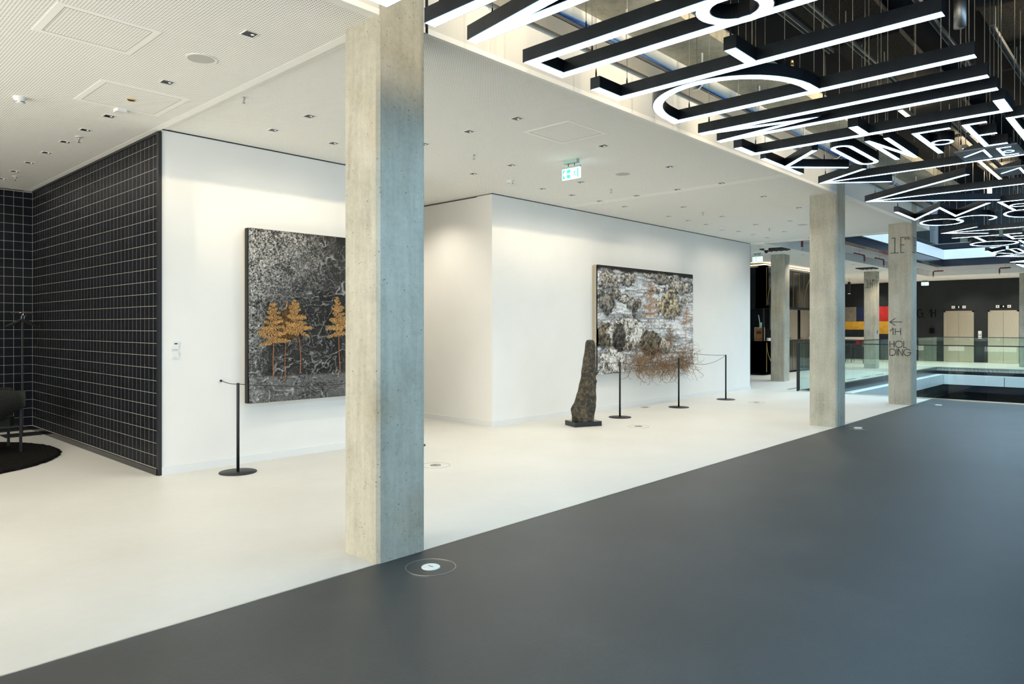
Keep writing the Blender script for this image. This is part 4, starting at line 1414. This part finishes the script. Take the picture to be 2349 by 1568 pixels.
# ------------------------------------------------------------------ bronze sculpture on its plinth
RT = Vector((math.sin(HEAD), -math.cos(HEAD), 0)); FW = Vector((math.cos(HEAD), math.sin(HEAD), 0))
e1 = Vector((0.439, -0.202, 0)).normalized(); e2 = Vector((0.113, 0.258, 0)).normalized()
fc = Vector((8.918, 6.951, 0))
pl = [fc, fc + e1 * 0.483, fc + e1 * 0.483 + e2 * 0.34, fc + e2 * 0.34]
S = thing('bronze_sculpture', 'tall dark bronze stump-like sculpture on a low black plinth', 'sculpture', tuple(fc + e1 * 0.24 + e2 * 0.17))
MB().prism([(q.x, q.y) for q in pl], 0, 0.078).build('plinth', 'bar_black', S)
cc = fc + e1 * 0.245 + e2 * 0.16
SC = 0.00704 / 6.82
Ls = [(1395, 165), (1350, 150), (1300, 145), (1205, 130), (1160, 150), (1100, 182), (1030, 215), (950, 240), (870, 265), (780, 282), (680, 300), (580, 313), (480, 326), (370, 340), (250, 356), (190, 362), (150, 372), (132, 400)]
Rs = {1395: 490, 1350: 503, 1300: 505, 1205: 510, 1160: 520, 1100: 524, 1030: 530, 950: 529, 870: 530, 780: 532, 680: 530, 580: 530, 480: 527, 370: 524, 250: 520, 190: 512, 150: 502, 132: 480}
zy = np.array([a for a, b in Ls][::-1], float); lx = np.array([b for a, b in Ls][::-1], float); rx = np.array([Rs[a] for a, b in Ls][::-1], float)
nr, na = 110, 56
vs, fs = [], []
for i in range(nr):
    y_ = 132 + (1395 - 132) * (1 - i / (nr - 1))
    l = np.interp(y_, zy, lx); r_ = np.interp(y_, zy, rx)
    cx_ = ((l + r_) / 2 - 340) * SC; hw = (r_ - l) / 2 * SC
    z = 0.076 + (1395 - y_) * SC
    for k in range(na):
        a = 2 * PI * k / na
        w = 1 + 0.05 * math.sin(3 * a + z * 6) + 0.035 * math.sin(7 * a - z * 13) + 0.03 * math.sin(z * 31 + 2 * a) + rr.uniform(-0.018, 0.018)
        w = 1 + (w - 1) * 0.8
        nose = 0.0
        for (ny, amp, wd) in ((640, 0.050, 38), (772, 0.022, 18)):
            nose += amp * math.exp(-((y_ - ny) / wd) ** 2) * max(0.0, math.cos(a)) ** 10
        p = cc + RT * (cx_ + hw * w * math.cos(a) + nose) + FW * (min(hw, 0.17) * 0.95 * w * math.sin(a))
        vs.append((p.x, p.y, z + 0.006 * math.sin(5 * a + z * 9)))
for i in range(nr - 1):
    fs += [(i * na + k, i * na + (k + 1) % na, (i + 1) * na + (k + 1) % na, (i + 1) * na + k) for k in range(na)]
fs.append(tuple(range(na - 1, -1, -1)))
fs.append(tuple(range((nr - 1) * na, nr * na)))
MB().add(vs, fs).build('cast_body', 'bronze', S, True)

# ------------------------------------------------------------------ light switches
t = thing('thermostat', 'white wall controller with a dark display, upper of the two by the black tiles', 'controller', (3.166, WALL, 1.345))
MB().box(3.124, 3.208, WALL - 0.008, WALL, 1.345, 1.438).build('frame', 'white_plastic', t)
c = MB().box(3.136, 3.196, WALL - 0.016, WALL - 0.008, 1.355, 1.428).build('cover', 'white_plastic', t)
MB().box(3.150, 3.182, WALL - 0.0175, WALL - 0.016, 1.405, 1.418).build('display', 'black_paint', c)
t = thing('light_switch', 'white light switch, lower of the two wall plates by the black tiles', 'switch', (3.166, WALL, 1.243))
MB().box(3.124, 3.208, WALL - 0.008, WALL, 1.243, 1.336).build('frame', 'white_plastic', t)
MB().box(3.138, 3.194, WALL - 0.013, WALL - 0.008, 1.258, 1.322).build('rocker', 'white_plastic', t)

# ------------------------------------------------------------------ floor outlets and vents
def floor_outlet(label, x, y, r, dark):
    t = thing('floor_outlet', label, 'floor outlet', (x, y, 0), 'round floor outlets')
    MB().ring((x, y), r - 0.004, r, -0.01, 0.0025, 56).build('rim', 'edge_metal' if dark else 'grout', t)
    c = MB().lathe((x, y, -0.006), [(0.062, 0), (0.062, 0.010), (0.058, 0.0125)], 40).build('lid', 'white_plastic' if dark else 'galv', t)
    MB().box(x - 0.003, x + 0.003, y - 0.022, y + 0.022, 0.006, 0.0075).build('lid_slot', 'black_paint', c)


floor_outlet('round floor outlet with pale lid at the foot of the foreground column', 3.09, 3.62, 0.168, True)
floor_outlet('round floor outlet in the dark floor beside the second column', 11.9, 3.65, 0.168, True)
floor_outlet('round floor outlet in the dark floor beside the third column', 16.5, 3.52, 0.168, True)
floor_outlet('round floor outlet in the pale floor before the bronze sculpture', 9.70, 6.28, 0.168, False)
floor_outlet('round floor outlet in the pale floor right of the foreground column', 5.39, 6.23, 0.168, False)
floor_outlet('round floor outlet near the wall under the hanging roots', 12.09, 7.67, 0.1, False)
floor_outlet('round floor outlet in the pale floor near the last stanchion', 14.45, 6.44, 0.168, False)
for i, x in enumerate((18.0, 22.45, 23.9, 25.25)):
    o = MB().box(x, x + 0.82, 7.17, 7.23, -0.01, 0.003).build('floor_slot_vent', 'black_metal')
    tag(o, 'dark floor slot vent, {} from the railing corner along the left atrium edge'.format(ORD[i]), 'floor vent', 'floor slot vents')

# ------------------------------------------------------------------ lounge corner: rug, armchair, coat stand
t = thing('round_rug', 'round black shaggy rug in the lounge corner', 'rug', (1.2, 10.7, 0))
mb = MB()
nrg = 160
prof = [(1.0, 0.0), (1.012, 0.012), (0.99, 0.03)]
vs, fs = [], []
for j, (k, z) in enumerate(prof + [(0.9, 0.032), (0.5, 0.032)]):
    for i in range(nrg):
        a = 2 * PI * i / nrg
        r = 1.52 * k + (rr.uniform(-0.014, 0.014) if j < 3 else 0)
        vs.append((1.2 + r * math.cos(a), 10.7 + r * math.sin(a), z))
for j in range(4):
    fs += [(j * nrg + i, j * nrg + (i + 1) % nrg, (j + 1) * nrg + (i + 1) % nrg, (j + 1) * nrg + i) for i in range(nrg)]
fs.append(tuple(range(4 * nrg, 5 * nrg)))
mb.add(vs, fs).build('pile', 'rug', t)

A = thing('armchair', 'charcoal upholstered armchair with thin black legs at the left picture edge', 'armchair', (2.0, 10.9, 0.03))
ax, ay = 2.0, 10.9
# curved shell: back and arms in one sweep, open towards +x
path = []
for a in np.linspace(0, 1, 25):
    if a < 0.28:
        q = a / 0.28; path.append((ax + 0.36 - 0.42 * q, ay - 0.33))
    elif a < 0.72:
        th = (a - 0.28) / 0.44 * PI
        path.append((ax - 0.06 - 0.28 * math.sin(th), ay - 0.33 * math.cos(th)))
    else:
        q = (a - 0.72) / 0.28; path.append((ax - 0.06 + 0.42 * q, ay + 0.33))
sh = MB()
n = len(path)
vs, fs = [], []
for i, (x, y) in enumerate(path):
    q = abs(i / (n - 1) - 0.5) * 2
    top = 0.84 - 0.05 * q ** 2
    low = 0.43 + 0.17 * max(0, (q - 0.55) / 0.45) ** 1.2
    dx, dy = x - (ax + 0.05), y - ay
    L = math.hypot(dx, dy) or 1
    nx, ny = (dx / L, dy / L)
    if q > 0.45:
        nx, ny = 0, math.copysign(1, dy)
    for off, zz in ((-0.025, low), (0.03, low), (0.035, top - 0.03), (0.015, top), (-0.02, top), (-0.032, top - 0.03)):
        vs.append((x + nx * off, y + ny * off, zz))
for i in range(n - 1):
    fs += [(6 * i + k, 6 * i + (k + 1) % 6, 6 * (i + 1) + (k + 1) % 6, 6 * (i + 1) + k) for k in range(6)]
fs += [tuple(range(6)), tuple(range(6 * (n - 1) + 5, 6 * (n - 1) - 1, -1))]
sh.add(vs, fs).build('shell', 'fabric', A, True)
seat = MB().bevel_box(ax - 0.26, ax + 0.27, ay - 0.29, ay + 0.29, 0.36, 0.47, 0.06)
seat.build('seat_cushion', 'fabric', A)
MB().bevel_box(ax - 0.30, ax - 0.16, ay - 0.22, ay + 0.22, 0.46, 0.88, 0.05).build('back_cushion', 'fabric', A)
MB().box(ax - 0.24, ax + 0.30, ay - 0.30, ay + 0.30, 0.335, 0.36).build('seat_frame', 'black_metal', A)
for sx in (-0.24, 0.32):
    for sy in (-0.31, 0.31):
        MB().box(ax + sx - 0.014, ax + sx + 0.014, ay + sy - 0.014, ay + sy + 0.014, 0.03, 0.62 if sx > 0 else 0.45).build('leg', 'black_metal', A)

K = thing('coat_stand', 'slim black coat stand with hangers in the tiled lounge corner', 'coat stand', (2.74, 12.42, 0))
MB().box(2.50, 2.96, 12.24, 12.60, 0, 0.012).build('base_plate', 'black_metal', K)
MB().tube([(2.74, 12.42, 0.01), (2.74, 12.42, 1.80)], 0.012, 10).build('pole', 'black_metal', K)
MB().tube([(2.60, 12.42, 1.795), (2.88, 12.42, 1.795)], 0.009, 10).build('rail', 'black_metal', K)
for i, (dx, dy) in enumerate(((-0.02, -0.03), (0.03, 0.02))):
    x, y = 2.74 + dx, 12.42 + dy
    H_ = thing('coat_hanger', ['black coat hanger on the coat stand, front one', 'black coat hanger on the coat stand, rear one'][i], 'hanger', (x, y, 1.6), 'coat hangers')
    MB().tube([(x - 0.19, y, 1.60), (x - 0.12, y, 1.635), (x, y, 1.70), (x + 0.12, y, 1.635), (x + 0.19, y, 1.60)], [0.012, 0.014, 0.016, 0.014, 0.012], 8).build('shoulder_bar', 'black_metal', H_)
    MB().tube([(x, y, 1.70), (x, y, 1.75)] + [(x + 0.028 * math.sin(a) , y, 1.778 - 0.028 * math.cos(a)) for a in np.linspace(0, 4.2, 10)], 0.004, 6).build('hook', 'silver', H_)

# ------------------------------------------------------------------ atrium edges, glass balustrades
def edge_run(level, name):
    """dark fascia, white panel and lower band along the left and far edges of the void; level = floor height"""
    t = thing('atrium_edge', name, 'balcony edge', (X_VEND, Y_VOID, level - 0.9))
    a, b = level - 0.25, level - 0.62
    MB().box(X_VOID - 0.1, X_VEND, Y_VOID - 0.012, Y_VOID, a, level).build('dark_fascia', 'fascia_dark', t)
    MB().box(X_VEND, X_VEND + 0.012, Y_OUT + 0.05, Y_VOID, a, level).build('dark_fascia', 'fascia_dark', t)
    MB().box(X_VOID - 0.1, X_VEND - 0.3, Y_VOID - 0.30, Y_VOID, a - 0.03, a).build('panel_ledge', 'panel_blue', t)
    MB().box(X_VEND - 0.30, X_VEND, Y_OUT + 0.05, Y_VOID, a - 0.03, a).build('panel_ledge', 'panel_blue', t)
    n = 8
    for i in range(7):
        xa = X_VOID - 0.1 + i * (X_VEND - 0.3 - X_VOID + 0.1) / 7; xb = X_VOID - 0.1 + (i + 1) * (X_VEND - 0.3 - X_VOID + 0.1) / 7 - 0.02
        MB().box(xa, xb, Y_VOID - 0.30, Y_VOID - 0.28, b, a - 0.03).build('fascia_panel', 'panel_blue', t)
    for i in range(6):
        ya = Y_VOID - 0.3 - i * 1.96; yb = ya - 1.94
        MB().box(X_VEND - 0.30, X_VEND - 0.28, yb, ya, b, a - 0.03).build('fascia_panel', 'panel_blue', t)
    MB().box(X_VOID - 0.1, X_VEND - 0.0, Y_VOID - 0.26, Y_VOID, b - 0.26, b).build('lower_band', 'fascia_dark', t)
    MB().box(X_VEND - 0.26, X_VEND, Y_OUT + 0.05, Y_VOID - 0.26, b - 0.26, b).build('lower_band', 'fascia_dark', t)


edge_run(0.0, 'white panelled edge of the floor void with dark band, below the glass balustrade')
edge_run(TOPF, 'white panelled edge of the upper floor with dark band, above the atrium')
struct('wall_void_near', MB().box(X_VOID - 0.1, X_VOID, Y_OUT, Y_VOID, -4.8, -0.001), 'fascia_dark')
struct('wall_void_left', MB().box(X_VOID, X_VEND, Y_VOID, Y_VOID + 0.2, -4.8, -0.12), 'dark_void')
struct('wall_void_far', MB().box(X_VEND, X_VEND + 0.2, Y_OUT, Y_VOID + 0.2, -4.8, -0.12), 'dark_void')


def balustrade(label, along, fixed, a0, a1, z0, h, seam, n, end_post=None):
    t = thing('glass_balustrade', label, 'balustrade', ((fixed if along == 'y' else (a0 + a1) / 2), ((a0 + a1) / 2 if along == 'y' else fixed), z0))
    L = (a1 - a0) / n
    for i in range(n):
        p, q = a0 + i * L + 0.006, a0 + (i + 1) * L - 0.006
        bx = (fixed - 0.008, fixed + 0.008, p, q) if along == 'y' else (p, q, fixed - 0.008, fixed + 0.008)
        MB().box(*bx, z0 + 0.0, z0 + h).build('glass_pane', 'glass', t)
    bx = (fixed - 0.013, fixed + 0.013, a0, a1) if along == 'y' else (a0, a1, fixed - 0.013, fixed + 0.013)
    MB().box(*bx, z0 + h, z0 + h + 0.022).build('top_rail', 'black_metal', t)
    bx = (fixed - 0.03, fixed + 0.03, a0, a1) if along == 'y' else (a0, a1, fixed - 0.03, fixed + 0.03)
    MB().box(*bx, z0 - 0.0, z0 + 0.025).build('base_shoe', 'edge_metal', t)
    if end_post:
        MB().box(*end_post, z0, z0 + h + 0.02).build('end_post', 'black_metal', t)


balustrade('near glass balustrade of the floor void, between the third column and the walkway', 'y', X_VOID, -6.9, Y_VOID, 0, 1.175, 1.9, 7, (X_VOID - 0.03, X_VOID + 0.03, Y_VOID - 0.02, Y_VOID + 0.04))
balustrade('left glass balustrade of the floor void running towards the striped painting', 'x', Y_VOID, X_VOID + 0.05, X_VEND - 0.02, 0, 1.175, 1.9, 8)
balustrade('far glass balustrade of the floor void in front of the lifts', 'y', X_VEND, -6.9, Y_VOID, 0, 1.175, 1.9, 7)
balustrade('upper floor glass balustrade above the far white fascia', 'y', X_VEND + 0.05, -6.9, Y_VOID, TOPF, 1.1, 1.9, 7)
balustrade('upper floor glass balustrade above the left white fascia', 'x', Y_VOID + 0.05, X_VOID + 0.1, X_VEND, TOPF, 1.1, 1.9, 8)
# upper storey behind the far balustrade
struct('floor', MB().box(X_VEND, 40, Y_OUT, 8.5, TOPF - 0.2, TOPF), 'upper_dark')
struct('wall_upper', MB().box(39.8, 40, Y_OUT, 8.5, TOPF, 9.6), 'upper_dark')
for i, (ya, yb) in enumerate(((7.2, 7.6), (6.6, 7.0), (5.0, 6.2), (2.6, 3.8))):
    t = thing('upper_window', 'cream lit panel with dark frame on the upper storey, {} from the left'.format(ORD[i]), 'window', (39.7, (ya + yb) / 2, 4.9), 'upper storey panels')
    MB().box(39.7, 39.8, ya, yb, 4.9, 6.3).build('pane', 'cream_panel', t)
    for yy in (ya, yb):
        MB().box(39.66, 39.7, yy - 0.04, yy + 0.04, 4.85, 6.4).build('frame_bar', 'black_metal', t)
lampx = thing('wall_lamp', 'bright warm bulb glaring among the far light letters', 'lamp', (15.9, 2.55, 4.1))
MB().lathe((15.9, 2.55, 4.05), [(0.03, 0), (0.035, 0.02), (0.035, 0.22), (0.03, 0.24)], 16).build('bulb', mat_emit('warm_bulb', (1.0, 0.82, 0.5), 14), lampx)
MB().tube([(15.9, 2.55, 4.29), (15.9, 2.55, 4.62)], 0.008, 8).build('stem', 'galv', lampx)

# red sprinkler pipes under the recessed soffit
for i, (x, y, dx, dy) in enumerate(((19.0, 7.22, 0.0, 0.0), (20.95, 7.05, -0.55, 0), (23.6, 7.05, -0.95, 0), (25.6, 7.05, -0.9, 0), (28.9, 7.05, -0.8, 0), (32.2, 7.05, 0, -0.35), (32.2, 4.85, 0, -0.35))):
    lab = ['red sprinkler drop in the soffit corner above the kiosk column', 'red sprinkler pipe right of the second column', 'red sprinkler pipe with hanger between the second and third column',
           'red sprinkler pipe just left of the lettered column', 'red sprinkler pipe just right of the lettered column', 'red sprinkler head in the far soffit corner', 'red sprinkler head in the far soffit above the lifts'][i]
    t = thing('red_sprinkler', lab, 'sprinkler', (x, y, 3.6), 'red sprinkler pipes')
    if dx or dy:
        path = [(x + dx, y + dy, 3.80), (x - 0.03 * (dx != 0), y - 0.03 * (dy != 0), 3.80), (x, y, 3.77), (x, y, 3.62)]
        MB().tube(path, 0.024, 8).build('pipe', 'red', t)
        MB().tube([(x + dx * 0.5, y + dy * 0.5, 3.80), (x + dx * 0.5, y + dy * 0.5, 3.92)], 0.008, 6).build('pipe_hanger', 'galv', t)
    else:
        MB().tube([(x, y, 3.92), (x, y, 3.70)], 0.03, 8).build('pipe', 'red', t)
    MB().lathe((x, y, 3.56 if (dx or dy) else 3.62), [(0.03, 0), (0.012, 0.02), (0.014, 0.08)], 10).build('sprinkler_body', 'galv', t)

# security camera and black ceiling slots
t = thing('security_camera', 'white dome security camera before the kiosk', 'camera', (18.6, 8.02, CEIL))
MB().lathe((18.6, 8.02, CEIL - 0.06), [(0.055, 0), (0.06, 0.02), (0.06, 0.06)], 24).build('mount', 'white_plastic', t)
MB().lathe((18.6, 8.02, CEIL - 0.14), [(0.02, 0), (0.045, 0.025), (0.05, 0.08)], 24).build('dome', 'black_paint', t, True)
for lab, x, y in (('black ceiling air outlet beside the security camera', 18.95, 7.93), ('black ceiling air outlet above the far column lettered 1H', 27.4, 8.1)):
    t = thing('air_outlet', lab, 'air outlet', (x, y, CEIL), 'black air outlets')
    MB().box(x - 0.3, x + 0.3, y - 0.3, y + 0.3, CEIL - 0.03, CEIL).build('outlet_frame', 'black_metal', t)
    for k in range(4):
        MB().box(x - 0.27, x + 0.27, y - 0.24 + k * 0.14, y - 0.20 + k * 0.14, CEIL - 0.045, CEIL - 0.03).build('slat', 'black_paint', t)

# ------------------------------------------------------------------ black bar kiosk
BXC, BYC = 22.58, 9.79
bar = thing('bar_kiosk', 'black glossy bar kiosk with gold line inlays and lit cornice', 'kiosk', (24, 11, 0))
XE, YE = 27.6, 13.4
mb = MB(); mb.box(BXC, BXC + 0.55, BYC, YE, 0.06, 1.09); mb.box(BXC, XE, BYC, BYC + 0.55, 0.06, 1.09)
mb.joined().build('counter_front', 'bar_black', bar)
mb = MB(); mb.box(BXC - 0.01, BXC + 0.6, BYC - 0.01, YE, 1.09, 1.12); mb.box(BXC - 0.01, XE, BYC - 0.01, BYC + 0.6, 1.09, 1.12)
mb.joined().build('counter_top', 'black_metal', bar)
mb = MB(); mb.box(BXC, BXC + 0.3, BYC, YE, 2.27, 3.54); mb.box(BXC, XE, BYC, BYC + 0.3, 2.27, 3.54)
mb.joined().build('canopy', 'bar_black', bar)
mb = MB(); mb.box(BXC - 0.02, BXC + 0.32, BYC - 0.02, YE, 2.20, 2.27); mb.box(BXC - 0.02, XE, BYC - 0.02, BYC + 0.32, 2.20, 2.27)
mb.joined().build('lintel', 'far_dark', bar)
mb = MB(); mb.box(BXC - 0.05, BXC + 0.2, BYC - 0.05, YE, 3.54, 3.60); mb.box(BXC - 0.05, XE, BYC - 0.05, BYC + 0.2, 3.54, 3.60)
mb.joined().build('cornice', 'board_frame', bar)
mb = MB(); mb.box(BXC, BXC + 0.05, BYC, YE, 3.60, 3.63); mb.box(BXC, XE, BYC, BYC + 0.05, 3.60, 3.63)
mb.joined().build('cornice_light', 'led_warm', bar)
MB().box(24.6, 24.7, BYC + 0.7, YE, 0.0, 3.6).build('inner_wall', 'black_paint', bar)
MB().box(BXC + 0.05, BXC + 0.1, BYC + 0.05, BYC + 0.1, 1.12, 2.20).build('corner_post', 'black_metal', bar)
yy = BYC - 0.003


def gold(path):
    MB().ribbon(path, 0.028, 0.0, 0.006, mapf=lambda s, t_, d: (s, yy - d, t_)).build('gold_line', 'gold', bar)


for x in (22.72, 24.95, 25.5, 25.92):
    gold([(x, 2.28), (x, 3.53)])
    gold([(x, 0.10), (x, 1.08)])
gold([(24.95, 3.46), (25.5, 3.46)])
gold([(22.80 + 1.35 - 1.35 * math.cos(a), 2.28 + 1.25 * math.sin(a)) for a in np.linspace(0.02, 1.35, 14)])
gold([(22.74 + 1.35 - 1.35 * math.cos(a), 1.08 - 0.98 * math.sin(a)) for a in np.linspace(0.02, 1.2, 14)])
gold([(25.95 + 1.2 - 1.2 * math.cos(a), 2.28 + 1.25 * math.sin(a)) for a in np.linspace(0.02, 1.3, 12)])
gold([(24.5 - 1.2 + 1.2 * math.cos(a), 1.08 - 0.98 * math.sin(a)) for a in np.linspace(0.02, 1.2, 12)])

t = thing('menu_board', 'small brown menu board on the bar counter', 'menu board', (22.75, 10.03, 1.12))
MB().box(22.70, 22.78, 9.87, 10.19, 1.12, 1.57).build('board_frame', 'board_frame', t)
q = MB().box(22.695, 22.70, 9.89, 10.17, 1.14, 1.55).build('board_face', 'board', t)
for zz, ww, hh in ((1.405, 0.17, 0.035), (1.36, 0.19, 0.035), (1.455, 0.05, 0.015)):
    MB().box(22.692, 22.695, 10.03 - ww / 2, 10.03 + ww / 2, zz, zz + hh).build('dark_print', 'print_dark', q)
t = thing('drink_cup', 'mint green cup with white straw on top of the menu board', 'cup', (22.74, 10.0, 1.57))
MB().lathe((22.74, 10.0, 1.57), [(0.035, 0), (0.038, 0.01), (0.05, 0.16)], 20).build('cup', 'mint', t, True)
MB().tube([(22.74, 10.0, 1.60), (22.74, 10.07, 1.98)], 0.014, 8).build('straw', 'white_plastic', t)
t = MB().tube([(22.85, 10.65, 1.12), (22.85, 10.65, 1.46), (22.85, 10.62, 1.50), (22.85, 10.56, 1.50), (22.85, 10.54, 1.44)], 0.018, 8).build('beer_tap', 'silver', smooth=True)
tag(t, 'curved polished tap on the bar counter beside the menu board', 'tap')
t = thing('card_terminal', 'dark till screen with white base beside the menu board', 'till', (22.85, 9.92, 1.12))
MB().box(22.90, 23.1, 9.80, 9.86, 1.12, 1.22).build('base', 'white_plastic', t)
MB().box(22.98, 23.0, 9.72, 9.98, 1.22, 1.50).build('screen', 'black_paint', t)

# beige doors seen through the kiosk
for i, (x0_, x1_) in enumerate(((33.6, 34.75), (35.0, 36.6))):
    t = thing('door_%d' % (i + 1), ['pale beige service door seen through the kiosk', 'pale beige double door with dark frame seen through the kiosk'][i], 'door', ((x0_ + x1_) / 2, 13.45, 0))
    t['kind'] = 'structure'
    MB().box(x0_, x1_, 13.42, 13.47, 0, 2.45).build('door_leaf', 'beige', t)
    for xx in (x0_ - 0.07, x1_):
        MB().box(xx, xx + 0.07, 13.38, 13.48, 0, 2.55).build('door_frame', 'black_paint', t)
    MB().box(x0_ - 0.07, x1_ + 0.07, 13.38, 13.48, 2.45, 2.6).build('door_frame', 'black_paint', t)
    MB().tube([(x0_ + 0.12, 13.42, 1.05), (x0_ + 0.12, 13.36, 1.05), (x0_ + 0.25, 13.36, 1.05)], 0.012, 6).build('door_handle', 'black_metal', t)

# ------------------------------------------------------------------ far dark wall with lifts
wf = struct('wall_far', MB().box(X_BACK, X_BACK + 0.3, Y_OUT, 13.5, 0, CEIL), 'far_dark', 'dark wall with the two lifts')
fx = on_x(X_BACK, 8.93)
write(wf, ['1', 'G', ',', ' ', '1', 'H'], 0.0, 2.03, 0.36, 0.03, fx, 'ink_dark', gap=0.1, sx=0.66)


def lift(label, ya, yb):
    t = thing('lift', label, 'lift', (X_BACK, (ya + yb) / 2, 0), 'steel lifts')
    x = X_BACK
    for a, b in ((ya, ya + 0.07), (yb - 0.07, yb)):
        MB().box(x - 0.04, x, a, b, 0, 2.30).build('door_frame', 'steel', t)
    MB().box(x - 0.04, x, ya, yb, 2.24, 2.30).build('door_frame', 'steel', t)
    m_ = (ya + yb) / 2
    MB().box(x - 0.02, x - 0.005, ya + 0.07, m_ - 0.004, 0.01, 2.24).build('door_panel', 'steel', t)
    MB().box(x - 0.02, x - 0.005, m_ + 0.004, yb - 0.07, 0.01, 2.24).build('door_panel', 'steel', t)
    MB().box(x - 0.015, x, m_ - 0.28, m_ + 0.28, 2.42, 2.52).build('indicator_strip', 'bar_black', t)
    for dy in (-0.21, 0.21):
        q_ = MB().box(x - 0.02, x - 0.015, m_ + dy - 0.065, m_ + dy + 0.065, 2.41, 2.53).build('pictogram_plate', 'white_plastic', t)
        MB().box(x - 0.022, x - 0.02, m_ + dy - 0.018, m_ + dy + 0.018, 2.445, 2.495).build('pictogram', 'print_dark', q_)
    MB().box(x - 0.018, x - 0.015, m_ - 0.012, m_ + 0.012, 2.44, 2.50).build('indicator_digit', 'exit_face', t)


lift('steel lift with two door leaves, left one beside the black lettering', 6.55, 7.72)
lift('steel lift with two door leaves, right one beside the edge column', 4.90, 6.02)
t = thing('call_panel', 'small steel call panel between the two lifts', 'call panel', (X_BACK, 6.32, 1.08))
MB().box(X_BACK - 0.015, X_BACK, 6.26, 6.39, 1.06, 1.40).build('plate', 'white_plastic', t)
MB().box(X_BACK - 0.02, X_BACK - 0.015, 6.28, 6.37, 1.19, 1.27).build('display', 'bar_black', t)
MB().lathe((X_BACK - 0.02, 6.325, 1.215), [(0.02, 0), (0.02, 0.03)], 12).build('button', 'exit_face', t)
o = MB().bevel_box(X_BACK - 0.12, X_BACK, 8.1, 8.28, 1.28, 1.52, 0.02).build('wall_dispenser', 'bar_black')
tag(o, 'small black box on the dark wall left of the lifts', 'dispenser')

art = thing('striped_painting', 'large painting of red, yellow, navy and grey colour blocks on the far wall', 'painting', (X_BACK, 10.9, 0.9))
blocks = [('art_grey', 11.47, 12.6, 1.85, 2.56), ('art_navy', 10.62, 11.47, 1.85, 2.56), ('art_red', 9.6, 10.62, 1.85, 2.56), ('art_yellow', 10.55, 12.6, 1.44, 1.85), ('art_yellow', 9.6, 10.55, 1.24, 1.85),
          ('art_black', 10.55, 12.6, 1.10, 1.44), ('art_black', 9.6, 10.55, 0.95, 1.24), ('art_red', 11.2, 11.5, 0.7, 1.0), ('art_navy', 9.6, 10.55, 0.6, 0.95), ('art_grey', 10.55, 11.2, 0.6, 1.1), ('art_black', 11.5, 12.6, 0.6, 1.1)]
for mt, ya, yb, za, zb_ in blocks:
    MB().box(X_BACK - 0.05, X_BACK, ya + 0.004, yb - 0.004, za + 0.004, zb_ - 0.004).build('colour_block', mt, art)
o = MB().box(35.6, 36.2, 10.3, 13.2, 0.98, 1.09)
t = thing('standing_bench', 'white long counter before the striped painting', 'counter', (35.9, 11.7, 0))
o.build('counter_top', 'bench', t)
for y in (10.5, 12.8):
    MB().box(35.7, 36.1, y - 0.05, y + 0.05, 0, 0.98).build('counter_leg', 'bench', t)
T_ = thing('high_table', 'dark high table with slanted legs seen through the balustrade glass', 'table', (33.1, 10.2, 0))
MB().box(32.75, 33.55, 9.8, 10.6, 0.97, 1.0).build('table_top', 'black_metal', T_)
for sx in (-1, 1):
    for sy in (-1, 1):
        MB().tube([(33.15 + sx * 0.40, 10.2 + sy * 0.38, 0), (33.15 + sx * 0.25, 10.2 + sy * 0.22, 0.97)], 0.02, 8).build('leg', 'black_metal', T_)
for i, (x, y) in enumerate(((33.9, 10.75), (33.8, 9.9))):
    t = thing('bar_stool', ['black bar stool left of the high table', 'black bar stool right of the high table'][i], 'stool', (x, y, 0), 'bar stools')
    MB().lathe((x, y, 0.72), [(0.15, 0), (0.17, 0.02), (0.16, 0.05)], 20).build('seat', 'black_metal', t)
    MB().ring((x, y), 0.15, 0.17, 0.26, 0.275, 24).build('footrest', 'black_metal', t)
    for a in range(4):
        aa = a * PI / 2 + 0.7
        MB().tube([(x + 0.21 * math.cos(aa), y + 0.21 * math.sin(aa), 0), (x + 0.1 * math.cos(aa), y + 0.1 * math.sin(aa), 0.73)], 0.011, 6).build('leg', 'black_metal', t)
t = thing('pendant_lamp', 'black cylinder pendant lamp hanging before the dark far wall', 'lamp', (33.2, 10.55, 3.05))
MB().lathe((33.2, 10.55, 3.05), [(0.055, 0), (0.06, 0.01), (0.06, 0.50), (0.05, 0.52)], 20).build('shade', 'black_metal', t)
MB().lathe((33.2, 10.55, 3.04), [(0.05, 0), (0.052, 0.01)], 20).build('lens', 'lens', t)
MB().tube([(33.2, 10.55, 3.56), (33.2, 10.55, CEIL)], 0.006, 6).build('cord', 'black_metal', t)
o = MB().box(29.3, 29.34, 8.296, 8.31, 1.32, 1.46).build('door_reader', 'black_metal')
tag(o, 'small black reader box on the far column lettered 1H', 'reader')
